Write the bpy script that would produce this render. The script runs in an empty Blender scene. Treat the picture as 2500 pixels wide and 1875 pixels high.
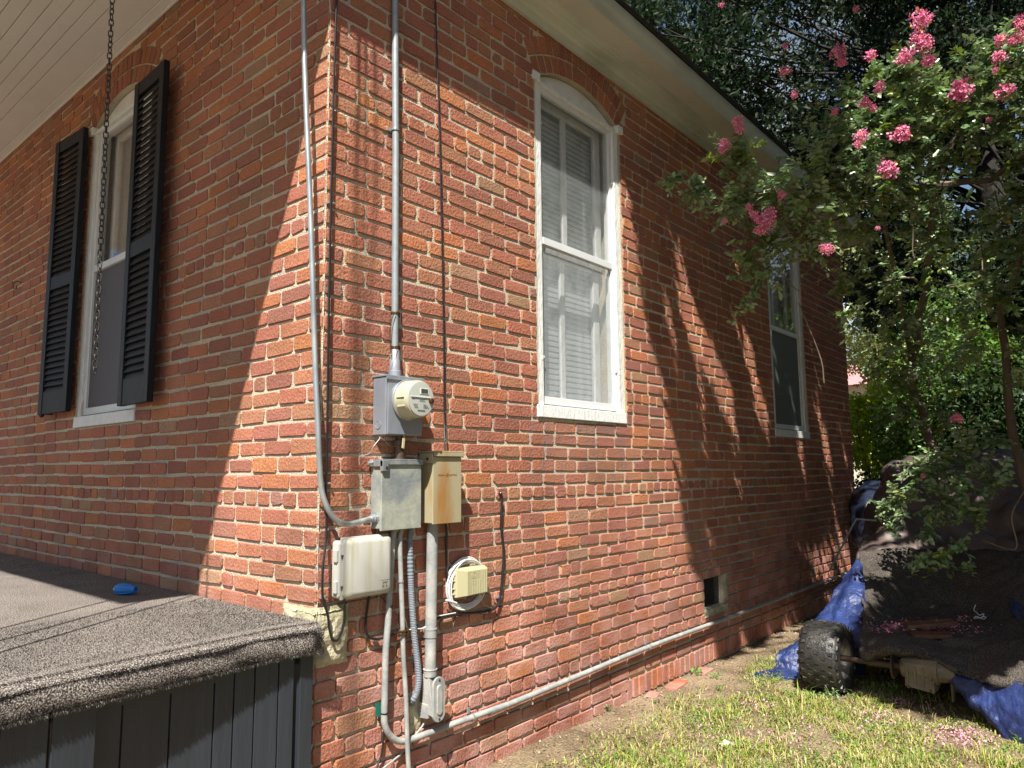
import bpy, math, random
import numpy as np
from mathutils import Vector, Matrix, noise as mn
random.seed(7); rng = np.random.default_rng(7)
S = bpy.context.scene
COL = S.collection
R = math.radians

# ------------------------------------------------------------------ camera
W, H, FPX = 2500.0, 1875.0, 1772.53
CP = np.array([2.566, -1.775, 1.52])
_c = np.array([W/2, H/2])
_a = np.array([2775, 1137.]) - _c; _b = np.array([-840, 1165.]) - _c
_ry = np.array([_a[0], -_a[1], -FPX]); _ry /= np.linalg.norm(_ry)
_rx = -np.array([_b[0], -_b[1], -FPX]); _rx /= np.linalg.norm(_rx)
_rx -= (_rx @ _ry)*_ry; _rx /= np.linalg.norm(_rx)
_rz = np.cross(_rx, _ry)
RC = np.stack([_rx, _ry, _rz], 1)
cd = bpy.data.cameras.new('camera'); cam = bpy.data.objects.new('camera', cd); COL.objects.link(cam)
cd.sensor_width = 36; cd.lens = 36*FPX/W; cd.clip_start = .05; cd.clip_end = 600
_m = Matrix([[*RC.T[0]], [*RC.T[1]], [*RC.T[2]]]).to_4x4(); _m.translation = Vector(CP)
cam.matrix_world = _m; S.camera = cam

# ------------------------------------------------------------------ light
SUN = Vector((1, -1.58, 2.6)).normalized()
wd = bpy.data.worlds.new('World'); S.world = wd; wd.use_nodes = True
nt = wd.node_tree; nt.nodes.clear()
wo = nt.nodes.new('ShaderNodeOutputWorld'); bg = nt.nodes.new('ShaderNodeBackground')
sk = nt.nodes.new('ShaderNodeTexSky'); sk.sky_type = 'NISHITA'; sk.sun_disc = False
sk.sun_elevation = math.asin(SUN.z); sk.sun_rotation = math.atan2(SUN.x, SUN.y)
sk.air_density = 1.0; sk.dust_density = .6
tc = nt.nodes.new('ShaderNodeTexCoord'); ns = nt.nodes.new('ShaderNodeTexNoise')
ns.inputs['Scale'].default_value = 2.6; ns.inputs['Detail'].default_value = 6
cr = nt.nodes.new('ShaderNodeValToRGB'); cr.color_ramp.elements[0].position = .50; cr.color_ramp.elements[1].position = .66
mx = nt.nodes.new('ShaderNodeMixRGB'); mx.inputs[2].default_value = (7.5, 7.8, 8.2, 1)
nt.links.new(tc.outputs['Generated'], ns.inputs['Vector']); nt.links.new(ns.outputs['Fac'], cr.inputs[0])
nt.links.new(cr.outputs[0], mx.inputs[0]); nt.links.new(sk.outputs[0], mx.inputs[1]); nt.links.new(mx.outputs[0], bg.inputs[0])
nt.links.new(bg.outputs[0], wo.inputs[0]); bg.inputs[1].default_value = .05
sl = bpy.data.lights.new('sun', 'SUN'); sl.energy = 5; sl.angle = R(.53); sl.color = (1, .95, .86)
so = bpy.data.objects.new('sun', sl); COL.objects.link(so); so.rotation_euler = SUN.to_track_quat('Z', 'Y').to_euler()
so.location = (6, -9, 15)
S.view_settings.view_transform = 'Standard'; S.view_settings.look = 'None'; S.view_settings.gamma = 1
S.view_settings.use_curve_mapping = False
S.view_settings.exposure = 1.27

# ------------------------------------------------------------------ points
def ray(px, py): return RC.T @ np.array([px - W/2, -(py - H/2), -FPX])
def side(px, py, x=0.):
    d = ray(px, py); return CP + (x - CP[0])/d[0]*d
def front(px, py, y=0.):
    d = ray(px, py); return CP + (y - CP[1])/d[1]*d
def flat(px, py, z=.05):
    d = ray(px, py); return CP + (z - CP[2])/d[2]*d
def deep(px, py, D): return CP + ray(px, py)/FPX*D
def proj(p):
    q = RC @ (np.asarray(p, float) - CP); return W/2 + FPX*q[0]/-q[2], H/2 - FPX*q[1]/-q[2], -q[2]

# ------------------------------------------------------------------ materials
def new_mat(name):
    m = bpy.data.materials.new(name); m.use_nodes = True
    n = m.node_tree.nodes; b = n['Principled BSDF']; return m, m.node_tree, n, m.node_tree.links, b
def N(n, t, **k):
    o = n.new('ShaderNode'+t)
    for a, v in k.items():
        if a in o.inputs.keys(): o.inputs[a].default_value = v
        else: setattr(o, a, v)
    return o
def mat(name, col, rough=.6, metal=0, var=.0, vscale=8, bump=0, bscale=60, stretch=None, col2=None, c2scale=4, c2pos=(.45, .65), spec=.5, streak=None):
    """base colour + noise value variation + a second stain colour + bump"""
    m, t, n, l, b = new_mat(name)
    b.inputs['Roughness'].default_value = rough; b.inputs['Metallic'].default_value = metal
    b.inputs['Specular IOR Level'].default_value = spec
    g = N(n, 'NewGeometry'); mp = N(n, 'Mapping'); l.new(g.outputs['Position'], mp.inputs[0])
    if stretch: mp.inputs['Scale'].default_value = stretch
    src = N(n, 'RGB'); src.outputs[0].default_value = (*col, 1); out = src.outputs[0]
    if col2 is not None:
        q = N(n, 'TexNoise', Scale=c2scale, Detail=5.); r = N(n, 'ValToRGB'); l.new(mp.outputs[0], q.inputs['Vector'])
        r.color_ramp.elements[0].position, r.color_ramp.elements[1].position = c2pos
        x = N(n, 'MixRGB'); x.inputs[2].default_value = (*col2, 1); l.new(q.outputs['Fac'], r.inputs[0]); l.new(r.outputs[0], x.inputs[0]); l.new(out, x.inputs[1]); out = x.outputs[0]
    if var:
        q = N(n, 'TexNoise', Scale=float(vscale), Detail=6.); l.new(mp.outputs[0], q.inputs['Vector'])
        mr = N(n, 'MapRange'); mr.inputs[1].default_value = .25; mr.inputs[2].default_value = .75; mr.inputs[3].default_value = 1-var; mr.inputs[4].default_value = 1+var
        h = N(n, 'HueSaturation'); l.new(q.outputs['Fac'], mr.inputs[0]); l.new(mr.outputs[0], h.inputs['Value']); l.new(out, h.inputs['Color']); out = h.outputs[0]
    l.new(out, b.inputs['Base Color'])
    if bump:
        q = N(n, 'TexNoise', Scale=float(bscale), Detail=6.); l.new(mp.outputs[0], q.inputs['Vector'])
        bp = N(n, 'Bump', Strength=bump, Distance=.01); l.new(q.outputs['Fac'], bp.inputs['Height']); l.new(bp.outputs[0], b.inputs['Normal'])
    return m

def brick_mat(name, use_object):
    m, t, n, l, b = new_mat(name)
    b.inputs['Roughness'].default_value = .88; b.inputs['Specular IOR Level'].default_value = .25
    if use_object: c = N(n, 'ObjectInfo').outputs['Color']
    else:
        a = N(n, 'Attribute'); a.attribute_name = 'col'; c = a.outputs['Color']
    g = N(n, 'NewGeometry'); pos = g.outputs['Position']
    # blotches of brown within single bricks
    q = N(n, 'TexNoise', Scale=9., Detail=5.); l.new(pos, q.inputs['Vector'])
    r = N(n, 'ValToRGB'); r.color_ramp.elements[0].position = .5; r.color_ramp.elements[1].position = .72
    l.new(q.outputs['Fac'], r.inputs[0])
    x = N(n, 'MixRGB', blend_type='MIX'); x.inputs[2].default_value = (.19, .085, .05, 1)
    ml = N(n, 'Math', operation='MULTIPLY'); ml.inputs[1].default_value = .3; l.new(r.outputs[0], ml.inputs[0]); l.new(ml.outputs[0], x.inputs[0]); l.new(c, x.inputs[1])
    # fine grain
    q2 = N(n, 'TexNoise', Scale=130., Detail=6.); l.new(pos, q2.inputs['Vector'])
    mr = N(n, 'MapRange'); mr.inputs[1].default_value = .3; mr.inputs[2].default_value = .7; mr.inputs[3].default_value = .66; mr.inputs[4].default_value = 1.30
    l.new(q2.outputs['Fac'], mr.inputs[0])
    h = N(n, 'HueSaturation'); l.new(x.outputs[0], h.inputs['Color']); l.new(mr.outputs[0], h.inputs['Value'])
    # vertical weather streaks, pale
    mp = N(n, 'Mapping'); mp.inputs['Scale'].default_value = (1, 1, .07); l.new(pos, mp.inputs[0])
    q3 = N(n, 'TexNoise', Scale=62., Detail=3.); l.new(mp.outputs[0], q3.inputs['Vector'])
    r3 = N(n, 'ValToRGB'); r3.color_ramp.elements[0].position = .62; r3.color_ramp.elements[1].position = .80; l.new(q3.outputs['Fac'], r3.inputs[0])
    # whitish bloom, mostly near the ground, in patches
    sp = N(n, 'SeparateXYZ'); l.new(pos, sp.inputs[0])
    mz = N(n, 'MapRange'); mz.inputs[1].default_value = 1.35; mz.inputs[2].default_value = .55; mz.inputs[3].default_value = .0; mz.inputs[4].default_value = .5; l.new(sp.outputs['Z'], mz.inputs[0])
    q4 = N(n, 'TexNoise', Scale=5., Detail=6.); l.new(pos, q4.inputs['Vector'])
    r4 = N(n, 'ValToRGB'); r4.color_ramp.elements[0].position = .40; r4.color_ramp.elements[1].position = .66; l.new(q4.outputs['Fac'], r4.inputs[0])
    m4 = N(n, 'Math', operation='MULTIPLY'); l.new(mz.outputs[0], m4.inputs[0]); l.new(r4.outputs[0], m4.inputs[1])
    m3 = N(n, 'Math', operation='MULTIPLY'); m3.inputs[1].default_value = .22; l.new(r3.outputs[0], m3.inputs[0])
    ad = N(n, 'Math', operation='ADD'); l.new(m3.outputs[0], ad.inputs[0]); l.new(m4.outputs[0], ad.inputs[1]); ad.use_clamp = True
    x2 = N(n, 'MixRGB'); x2.inputs[2].default_value = (.50, .30, .27, 1); l.new(ad.outputs[0], x2.inputs[0]); l.new(h.outputs[0], x2.inputs[1])
    # run-off stain under the near window and broad dirt
    my_ = N(n, 'MapRange'); my_.inputs[1].default_value = 1.30; my_.inputs[2].default_value = 1.50; l.new(sp.outputs['Y'], my_.inputs[0])
    my2 = N(n, 'MapRange'); my2.inputs[1].default_value = 2.60; my2.inputs[2].default_value = 2.38; l.new(sp.outputs['Y'], my2.inputs[0])
    mz1 = N(n, 'MapRange'); mz1.inputs[1].default_value = 1.25; mz1.inputs[2].default_value = 1.75; l.new(sp.outputs['Z'], mz1.inputs[0])
    mz2 = N(n, 'MapRange'); mz2.inputs[1].default_value = 1.86; mz2.inputs[2].default_value = 1.82; l.new(sp.outputs['Z'], mz2.inputs[0])
    qs = N(n, 'TexNoise', Scale=14., Detail=5.); mps = N(n, 'Mapping'); mps.inputs['Scale'].default_value = (1, 1, .25); l.new(pos, mps.inputs[0]); l.new(mps.outputs[0], qs.inputs['Vector'])
    rs_ = N(n, 'ValToRGB'); rs_.color_ramp.elements[0].position = .42; rs_.color_ramp.elements[1].position = .6; l.new(qs.outputs['Fac'], rs_.inputs[0])
    pr_ = rs_.outputs[0]
    for o_ in (my_, my2, mz1, mz2):
        mm_ = N(n, 'Math', operation='MULTIPLY'); l.new(pr_, mm_.inputs[0]); l.new(o_.outputs[0], mm_.inputs[1]); pr_ = mm_.outputs[0]
    mm_ = N(n, 'Math', operation='MULTIPLY'); mm_.inputs[1].default_value = .75; l.new(pr_, mm_.inputs[0])
    xs_ = N(n, 'MixRGB'); xs_.inputs[2].default_value = (.20, .13, .125, 1); l.new(mm_.outputs[0], xs_.inputs[0]); l.new(x2.outputs[0], xs_.inputs[1])
    ql = N(n, 'TexNoise', Scale=1.3, Detail=4.); l.new(pos, ql.inputs['Vector']); ml_ = N(n, 'MapRange'); ml_.inputs[1].default_value = .3; ml_.inputs[2].default_value = .7; ml_.inputs[3].default_value = .82; ml_.inputs[4].default_value = 1.15; l.new(ql.outputs['Fac'], ml_.inputs[0])
    hl = N(n, 'HueSaturation'); l.new(xs_.outputs[0], hl.inputs['Color']); l.new(ml_.outputs[0], hl.inputs['Value']); x2 = hl
    # paint / mortar specks
    vo = N(n, 'TexVoronoi', Scale=34.); l.new(pos, vo.inputs['Vector'])
    r5 = N(n, 'ValToRGB'); r5.color_ramp.elements[0].position = .0; r5.color_ramp.elements[0].color = (1, 1, 1, 1); r5.color_ramp.elements[1].position = .085; r5.color_ramp.elements[1].color = (0, 0, 0, 1); l.new(vo.outputs['Distance'], r5.inputs[0])
    m5 = N(n, 'Math', operation='MULTIPLY'); m5.inputs[1].default_value = .6; l.new(r5.outputs[0], m5.inputs[0])
    x3 = N(n, 'MixRGB'); x3.inputs[2].default_value = (.62, .55, .48, 1); l.new(m5.outputs[0], x3.inputs[0]); l.new(x2.outputs[0], x3.inputs[1])
    # dark pits
    vo2 = N(n, 'TexVoronoi', Scale=19.); l.new(pos, vo2.inputs['Vector'])
    r6 = N(n, 'ValToRGB'); r6.color_ramp.elements[0].position = .04; r6.color_ramp.elements[0].color = (.25, .25, .25, 1); r6.color_ramp.elements[1].position = .10; r6.color_ramp.elements[1].color = (1, 1, 1, 1); l.new(vo2.outputs['Distance'], r6.inputs[0])
    x4 = N(n, 'MixRGB', blend_type='MULTIPLY'); x4.inputs[0].default_value = .8; l.new(x3.outputs[0], x4.inputs[1]); l.new(r6.outputs[0], x4.inputs[2])
    l.new(x4.outputs[0], b.inputs['Base Color'])
    qb = N(n, 'TexNoise', Scale=75., Detail=7.); l.new(pos, qb.inputs['Vector'])
    bp = N(n, 'Bump', Strength=.8, Distance=.007); l.new(qb.outputs['Fac'], bp.inputs['Height']); l.new(bp.outputs[0], b.inputs['Normal'])
    return m

def attr_mat(name, rough=.6, trans=0., spec=.3, var=.15, vscale=30):
    """colour from the mesh's own 'col' attribute; trans = share of light let through (leaves, petals)"""
    m, t, n, l, b = new_mat(name)
    a = N(n, 'Attribute'); a.attribute_name = 'col'
    g = N(n, 'NewGeometry'); q = N(n, 'TexNoise', Scale=float(vscale), Detail=3.); l.new(g.outputs['Position'], q.inputs['Vector'])
    mr = N(n, 'MapRange'); mr.inputs[1].default_value = .3; mr.inputs[2].default_value = .7; mr.inputs[3].default_value = 1-var; mr.inputs[4].default_value = 1+var
    h = N(n, 'HueSaturation'); l.new(q.outputs['Fac'], mr.inputs[0]); l.new(mr.outputs[0], h.inputs['Value']); l.new(a.outputs['Color'], h.inputs['Color'])
    l.new(h.outputs[0], b.inputs['Base Color']); b.inputs['Roughness'].default_value = rough; b.inputs['Specular IOR Level'].default_value = spec
    if trans:
        tr = N(n, 'BsdfTranslucent'); mx_ = N(n, 'MixShader'); mx_.inputs[0].default_value = trans
        h2 = N(n, 'HueSaturation'); h2.inputs['Saturation'].default_value = 1.15; h2.inputs['Value'].default_value = 1.5; l.new(h.outputs[0], h2.inputs['Color']); l.new(h2.outputs[0], tr.inputs[0])
        l.new(b.outputs[0], mx_.inputs[1]); l.new(tr.outputs[0], mx_.inputs[2]); l.new(mx_.outputs[0], n['Material Output'].inputs[0])
    return m

def glass_mat(name, dust=.12, dcol=(.5, .52, .5), refl=1.0):
    m, t, n, l, b = new_mat(name); n.remove(b)
    tr = N(n, 'BsdfTransparent'); gl = N(n, 'BsdfGlossy', Roughness=.02); fr = N(n, 'LayerWeight', Blend=.5)
    df = N(n, 'BsdfDiffuse'); df.inputs[0].default_value = (*dcol, 1)
    g = N(n, 'NewGeometry'); q = N(n, 'TexNoise', Scale=14., Detail=6.); mp = N(n, 'Mapping'); mp.inputs['Scale'].default_value = (1, 1, .7); l.new(g.outputs['Position'], mp.inputs[0]); l.new(mp.outputs[0], q.inputs['Vector'])
    mr = N(n, 'MapRange'); mr.inputs[1].default_value = .35; mr.inputs[2].default_value = .8; mr.inputs[3].default_value = dust*.8; mr.inputs[4].default_value = dust*1.4
    l.new(q.outputs['Fac'], mr.inputs[0])
    a = N(n, 'MixShader'); l.new(mr.outputs[0], a.inputs[0]); l.new(tr.outputs[0], a.inputs[1]); l.new(df.outputs[0], a.inputs[2])
    f0 = N(n, 'Math', operation='POWER'); f0.inputs[1].default_value = 4.5; l.new(fr.outputs['Facing'], f0.inputs[0]); f2 = N(n, 'Math', operation='MULTIPLY_ADD'); f2.inputs[1].default_value = .8*refl; f2.inputs[2].default_value = .04*refl; f2.use_clamp = True; l.new(f0.outputs[0], f2.inputs[0])
    c = N(n, 'MixShader'); l.new(f2.outputs[0], c.inputs[0]); l.new(a.outputs[0], c.inputs[1]); l.new(gl.outputs[0], c.inputs[2])
    l.new(c.outputs[0], n['Material Output'].inputs[0]); return m

def screen_mat(name, col, open_=.35):
    m, t, n, l, b = new_mat(name)
    b.inputs['Base Color'].default_value = (*col, 1); b.inputs['Roughness'].default_value = .6
    tr = N(n, 'BsdfTransparent'); x = N(n, 'MixShader'); x.inputs[0].default_value = open_
    l.new(b.outputs[0], x.inputs[1]); l.new(tr.outputs[0], x.inputs[2]); l.new(x.outputs[0], n['Material Output'].inputs[0]); return m

def carpet_mat(name, a=(.035, .026, .02), c=(.42, .36, .29), k=1.0):
    m, t, n, l, b = new_mat(name); b.inputs['Roughness'].default_value = .95; b.inputs['Specular IOR Level'].default_value = .1
    g = N(n, 'NewGeometry'); q = N(n, 'TexNoise', Scale=215., Detail=3.); l.new(g.outputs['Position'], q.inputs['Vector'])
    r = N(n, 'ValToRGB'); e = r.color_ramp.elements; e[0].position = .38; e[0].color = (*a, 1); e[1].position = .66; e[1].color = (*c, 1)
    w = e.new(.5); w.color = (.14*k, .115*k, .10*k, 1); l.new(q.outputs['Fac'], r.inputs[0])
    q2 = N(n, 'TexNoise', Scale=5., Detail=6.); l.new(g.outputs['Position'], q2.inputs['Vector'])
    mr = N(n, 'MapRange'); mr.inputs[1].default_value = .3; mr.inputs[2].default_value = .7; mr.inputs[3].default_value = .85; mr.inputs[4].default_value = 1.15; l.new(q2.outputs['Fac'], mr.inputs[0])
    h = N(n, 'HueSaturation'); l.new(r.outputs[0], h.inputs['Color']); l.new(mr.outputs[0], h.inputs['Value']); l.new(h.outputs[0], b.inputs['Base Color'])
    bp = N(n, 'Bump', Strength=1., Distance=.006); l.new(q.outputs['Fac'], bp.inputs['Height']); l.new(bp.outputs[0], b.inputs['Normal']); return m

M = {}
M['brick_o'] = brick_mat('brick_single', True); M['brick_a'] = brick_mat('brick_joined', False)
M['mortar'] = mat('mortar', (.53, .455, .335), .95, var=.25, vscale=90, bump=1., bscale=160, col2=(.40, .37, .31), c2scale=3)
M['concrete'] = mat('concrete', (.40, .36, .25), .95, var=.3, vscale=20, bump=1., bscale=60, col2=(.25, .235, .14), c2scale=6)
M['white_paint'] = mat('white_paint', (.62, .63, .60), .5, var=.08, vscale=12, bump=.2, bscale=40, col2=(.55, .53, .46), c2scale=9, c2pos=(.56, .72))
M['white_old'] = mat('white_flaking_paint', (.62, .635, .62), .6, var=.1, vscale=25, bump=.6, bscale=60, col2=(.46, .43, .36), c2scale=14, c2pos=(.66, .74), stretch=(1, 1, .35))
M['alum'] = mat('white_aluminium', (.60, .62, .63), .35, var=.05)
M['trim'] = mat('trim_paint', (.50, .53, .47), .5, var=.10, vscale=5, col2=(.33, .36, .30), c2scale=4, c2pos=(.5, .7), stretch=(1, .3, 1), bump=.15, bscale=30)
M['soffit'] = mat('soffit_paint', (.50, .50, .44), .6, var=.06, vscale=4)
M['ceiling'] = mat('ceiling_paint', (.62, .61, .60), .6, var=.05, vscale=5)
M['shingle'] = mat('shingle', (.035, .035, .038), .9, var=.4, vscale=60, bump=.8, bscale=200)
M['black_paint'] = mat('shutter_paint', (.007, .0075, .010), .5, spec=.25, var=.2, vscale=20, bump=.35, bscale=90, stretch=(1, 1, .15))
M['skirt'] = mat('charcoal_paint', (.021, .026, .034), .45, var=.14, vscale=14, bump=.3, bscale=40, stretch=(1, 1, .12))
M['galv'] = mat('galvanised_steel', (.30, .33, .35), .38, .55, var=.18, vscale=25, bump=.1, stretch=(1, 1, .3), col2=(.42, .44, .44), c2scale=20)
M['galv_dull'] = mat('dull_conduit', (.24, .27, .29), .5, .25, var=.15, vscale=30)
M['pvc'] = mat('grey_pvc', (.24, .25, .25), .55, var=.18, vscale=25, bump=.15, bscale=80, col2=(.34, .335, .31), c2scale=12)
M['flex'] = mat('grey_flex', (.16, .18, .21), .5)
M['meter_box'] = mat('meter_box_metal', (.27, .28, .31), .42, .3, var=.12, vscale=9, col2=(.20, .225, .27), c2scale=5, stretch=(1, 1, .5))
M['grey_box'] = mat('weathered_zinc', (.32, .335, .28), .55, .1, var=.15, vscale=30, bump=.15, col2=(.19, .21, .22), c2scale=9, c2pos=(.42, .62))
M['tan_box'] = mat('rust_stained_beige', (.33, .295, .185), .55, .05, var=.08, vscale=14, bump=.1, stretch=(1, 1, .25), col2=(.29, .15, .05), c2scale=7, c2pos=(.50, .66))
M['white_box'] = mat('mildewed_plastic', (.40, .395, .365), .5, var=.14, vscale=20, stretch=(1, 1, .12), col2=(.32, .31, .22), c2scale=22, c2pos=(.46, .76))
M['cream'] = mat('cream_plastic', (.37, .345, .21), .5, var=.07, vscale=30, stretch=(1, 1, .1))
M['meter_glass'] = mat('yellowed_cover', (.42, .40, .28), .25, var=.05)
M['meter_face'] = mat('meter_face', (.38, .40, .37), .35)
M['lcd'] = mat('display', (.055, .065, .055), .15)
M['ink'] = mat('ink', (.05, .045, .04), .7)
M['rustink'] = mat('rust_lettering', (.22, .08, .02), .8)
M['black_cable'] = mat('black_cable', (.012, .012, .014), .35)
M['white_cable'] = mat('white_cable', (.62, .62, .62), .4)
M['bronze'] = mat('tarnished_brass', (.12, .07, .03), .5, .8)
M['wire'] = mat('steel_wire', (.45, .44, .42), .4, .7)
M['chain'] = mat('dark_chain', (.05, .048, .045), .45, .6)
M['blue_plastic'] = mat('blue_plastic', (.012, .17, .52), .35)
M['carpet'] = carpet_mat('porch_carpet', (.026, .024, .022), (.40, .375, .35), k=1.0)
M['carpet_old'] = carpet_mat('old_carpet', (.012, .011, .010), (.17, .15, .13), .48)
M['tarp'] = mat('blue_tarp', (.012, .022, .080), .42, var=.25, vscale=10, bump=1., bscale=40, col2=(.020, .036, .125), c2scale=5, spec=.45)
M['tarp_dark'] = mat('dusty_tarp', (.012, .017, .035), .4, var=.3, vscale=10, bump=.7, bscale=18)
M['tarp_brown'] = mat('brown_tarp', (.095, .070, .062), .55, var=.3, vscale=6, bump=1., bscale=11, col2=(.05, .036, .034), c2scale=2.2)
M['rubber'] = mat('worn_rubber', (.014, .014, .0135), .45, var=.3, vscale=25, bump=.5, bscale=60, col2=(.035, .032, .027), c2scale=12)
M['rim'] = mat('rim_metal', (.30, .28, .25), .4, .7, var=.2)
M['grease'] = mat('rusty_axle', (.09, .06, .045), .5, .5, var=.3)
M['gear'] = mat('tan_casting', (.14, .115, .075), .6, .1, var=.3, vscale=14, bump=.4)
M['bark'] = mat('grey_bark', (.13, .10, .075), .9, var=.35, vscale=14, bump=.8, bscale=25, stretch=(1, 1, .3))
M['bark_dark'] = mat('dark_bark', (.022, .018, .015), .95, var=.35, vscale=10, bump=.8, bscale=20)
M['leaf'] = attr_mat('crape_leaf', .36, .22, .8)
M['leaf_far'] = attr_mat('far_leaf', .55, .28, .25)
M['petal'] = attr_mat('petal', .6, .2, .2)
M['grass'] = attr_mat('grass_blade', .6, .25, .3)
M['litter'] = attr_mat('litter', .9, 0, .2)
M['glass_a'] = glass_mat('dusty_storm_glass', .11, (.55, .60, .60))
M['glass_b'] = glass_mat('clean_pane', .05, (.4, .4, .4))
M['glass_e'] = glass_mat('dusty_lower_pane', .22, (.50, .55, .57), .5)
M['glass_c'] = glass_mat('shaded_pane', .03, (.2, .22, .22))
M['screen_w'] = screen_mat('insect_screen', (.09, .085, .095), .12)
M['screen_d'] = screen_mat('dark_screen', (.11, .125, .12), .05)
M['blind'] = mat('blind_slat', (.58, .62, .63), .5)
M['curtain'] = mat('curtain', (.36, .32, .27), .8, var=.15, vscale=5)
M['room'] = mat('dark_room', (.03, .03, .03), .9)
M['wood'] = mat('wet_wood', (.09, .035, .015), .4, var=.4, vscale=12, bump=.3)
M['paper'] = mat('paper', (.8, .8, .8), .7)
M['pink_roof'] = mat('pink_metal_roof', (.42, .20, .20), .5)
M['tanwall'] = mat('pale_siding', (.5, .45, .35), .8)
M['stem'] = mat('green_stem', (.10, .17, .04), .6)
M['green_tape'] = mat('green_tape', (.01, .12, .09), .5)

# ------------------------------------------------------------------ mesh helpers
def rootloc(o):
    v = Vector((0, 0, 0))
    while o is not None: v += o.location; o = o.parent
    return v
class MB:
    def __init__(s): s.v = []; s.f = []; s.c = []
    def add(s, vs, fs, col=None):
        b = len(s.v); s.v += [tuple(map(float, p)) for p in vs]; s.f += [tuple(i+b for i in f) for f in fs]
        if col is not None: s.c += [col]*len(fs)
    def box(s, a, b, col=None):
        x0, y0, z0 = a; x1, y1, z1 = b
        x0, x1 = sorted((x0, x1)); y0, y1 = sorted((y0, y1)); z0, z1 = sorted((z0, z1))
        s.add([(x0, y0, z0), (x1, y0, z0), (x1, y1, z0), (x0, y1, z0), (x0, y0, z1), (x1, y0, z1), (x1, y1, z1), (x0, y1, z1)],
              [(0, 3, 2, 1), (4, 5, 6, 7), (0, 1, 5, 4), (1, 2, 6, 5), (2, 3, 7, 6), (3, 0, 4, 7)], col)
    def hull(s, bot, top, col=None):          # two matching outlines joined
        n = len(bot); s.add(list(bot)+list(top), [tuple(range(n))[::-1], tuple(range(n, 2*n))]+[(i, (i+1) % n, n+(i+1) % n, n+i) for i in range(n)], col)
    def tube(s, pts, r, n=8, cap=True, col=None, radii=None):
        P = [Vector(p) for p in pts]; vs = []; up = None
        for i, p in enumerate(P):
            t = (P[min(i+1, len(P)-1)] - P[max(i-1, 0)])
            t = t.normalized() if t.length > 1e-9 else Vector((0, 0, 1))
            if up is None: up = t.orthogonal().normalized()
            up = (up - t*up.dot(t)); up = up.normalized() if up.length > 1e-6 else t.orthogonal().normalized()
            bi = t.cross(up); rr = radii[i] if radii is not None else r
            for k in range(n):
                a = 2*math.pi*k/n; vs.append(p + (up*math.cos(a)+bi*math.sin(a))*rr)
        fs = [(i*n+k, i*n+(k+1) % n, (i+1)*n+(k+1) % n, (i+1)*n+k) for i in range(len(P)-1) for k in range(n)]
        if cap: fs += [tuple(range(n))[::-1], tuple(range((len(P)-1)*n, len(P)*n))]
        s.add(vs, fs, col)
    def lathe(s, c, axis, prof, n=32, col=None):  # prof: (distance along axis, radius)
        c = Vector(c); ax = Vector(axis).normalized(); u = ax.orthogonal().normalized(); w = ax.cross(u); vs = []
        for d, r in prof:
            for k in range(n):
                a = 2*math.pi*k/n; vs.append(c+ax*d+(u*math.cos(a)+w*math.sin(a))*r)
        m = len(prof); fs = [(i*n+k, i*n+(k+1) % n, (i+1)*n+(k+1) % n, (i+1)*n+k) for i in range(m-1) for k in range(n)]
        fs += [tuple(range(n))[::-1], tuple(range((m-1)*n, m*n))]; s.add(vs, fs, col)
    def rbox(s, a, b, r, k=3):                # box rounded on its vertical and front edges (front = +x)
        x0, y0, z0 = a; x1, y1, z1 = b; rings = []
        def ring(x, ins):
            o = []; rr = max(r-ins*.5, r*.4)
            for (cy, cz, a0) in ((y1-ins-rr, z1-ins-rr, 0), (y0+ins+rr, z1-ins-rr, 90), (y0+ins+rr, z0+ins+rr, 180), (y1-ins-rr, z0+ins+rr, 270)):
                for i in range(k+1):
                    t = R(a0+90*i/k); o.append((x, cy+rr*math.cos(t), cz+rr*math.sin(t)))
            return o
        for x, ins in ((x0, 0), (x1-r, 0), (x1-r*.6, r*.12), (x1-r*.25, r*.4), (x1, r*.95)): rings.append(ring(x, ins))
        n = len(rings[0]); vs = [p for q in rings for p in q]
        fs = [(i*n+j, i*n+(j+1) % n, (i+1)*n+(j+1) % n, (i+1)*n+j) for i in range(len(rings)-1) for j in range(n)]
        fs += [tuple(range(n))[::-1], tuple(range((len(rings)-1)*n, len(rings)*n))]; s.add(vs, fs)
    def build(s, name, m, parent=None, smooth=False, loc=None, bevel=0):
        me = bpy.data.meshes.new(name); o = bpy.data.objects.new(name, me); COL.objects.link(o)
        if parent is not None: o.parent = parent; off = rootloc(parent)
        elif loc is not None: o.location = loc; off = Vector(loc)
        else: off = Vector((0, 0, 0))
        me.from_pydata([(p[0]-off[0], p[1]-off[1], p[2]-off[2]) for p in s.v], [], s.f)
        if s.c and len(s.c) == len(s.f):
            at = me.color_attributes.new('col', 'FLOAT_COLOR', 'CORNER'); arr = []
            for f, c in zip(s.f, s.c): arr += list((*c, 1.))*len(f)
            at.data.foreach_set('color', arr)
        me.validate(); me.update()
        if m is not None: me.materials.append(m)
        if smooth: me.polygons.foreach_set('use_smooth', [True]*len(me.polygons)); me.set_sharp_from_angle(angle=R(40))
        if bevel:
            bv = o.modifiers.new('b', 'BEVEL'); bv.width = bevel; bv.segments = 2; bv.limit_method = 'ANGLE'; bv.harden_normals = False
        return o
def tag(o, label=None, cat=None, group=None, kind=None):
    if label: o['label'] = label
    if cat: o['category'] = cat
    if group: o['group'] = group
    if kind: o['kind'] = kind
    return o
def thing(name, label, cat, loc, group=None):
    o = bpy.data.objects.new(name, None); COL.objects.link(o); o.location = tuple(map(float, loc)); o.empty_display_size = .05
    return tag(o, label, cat, group)
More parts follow.
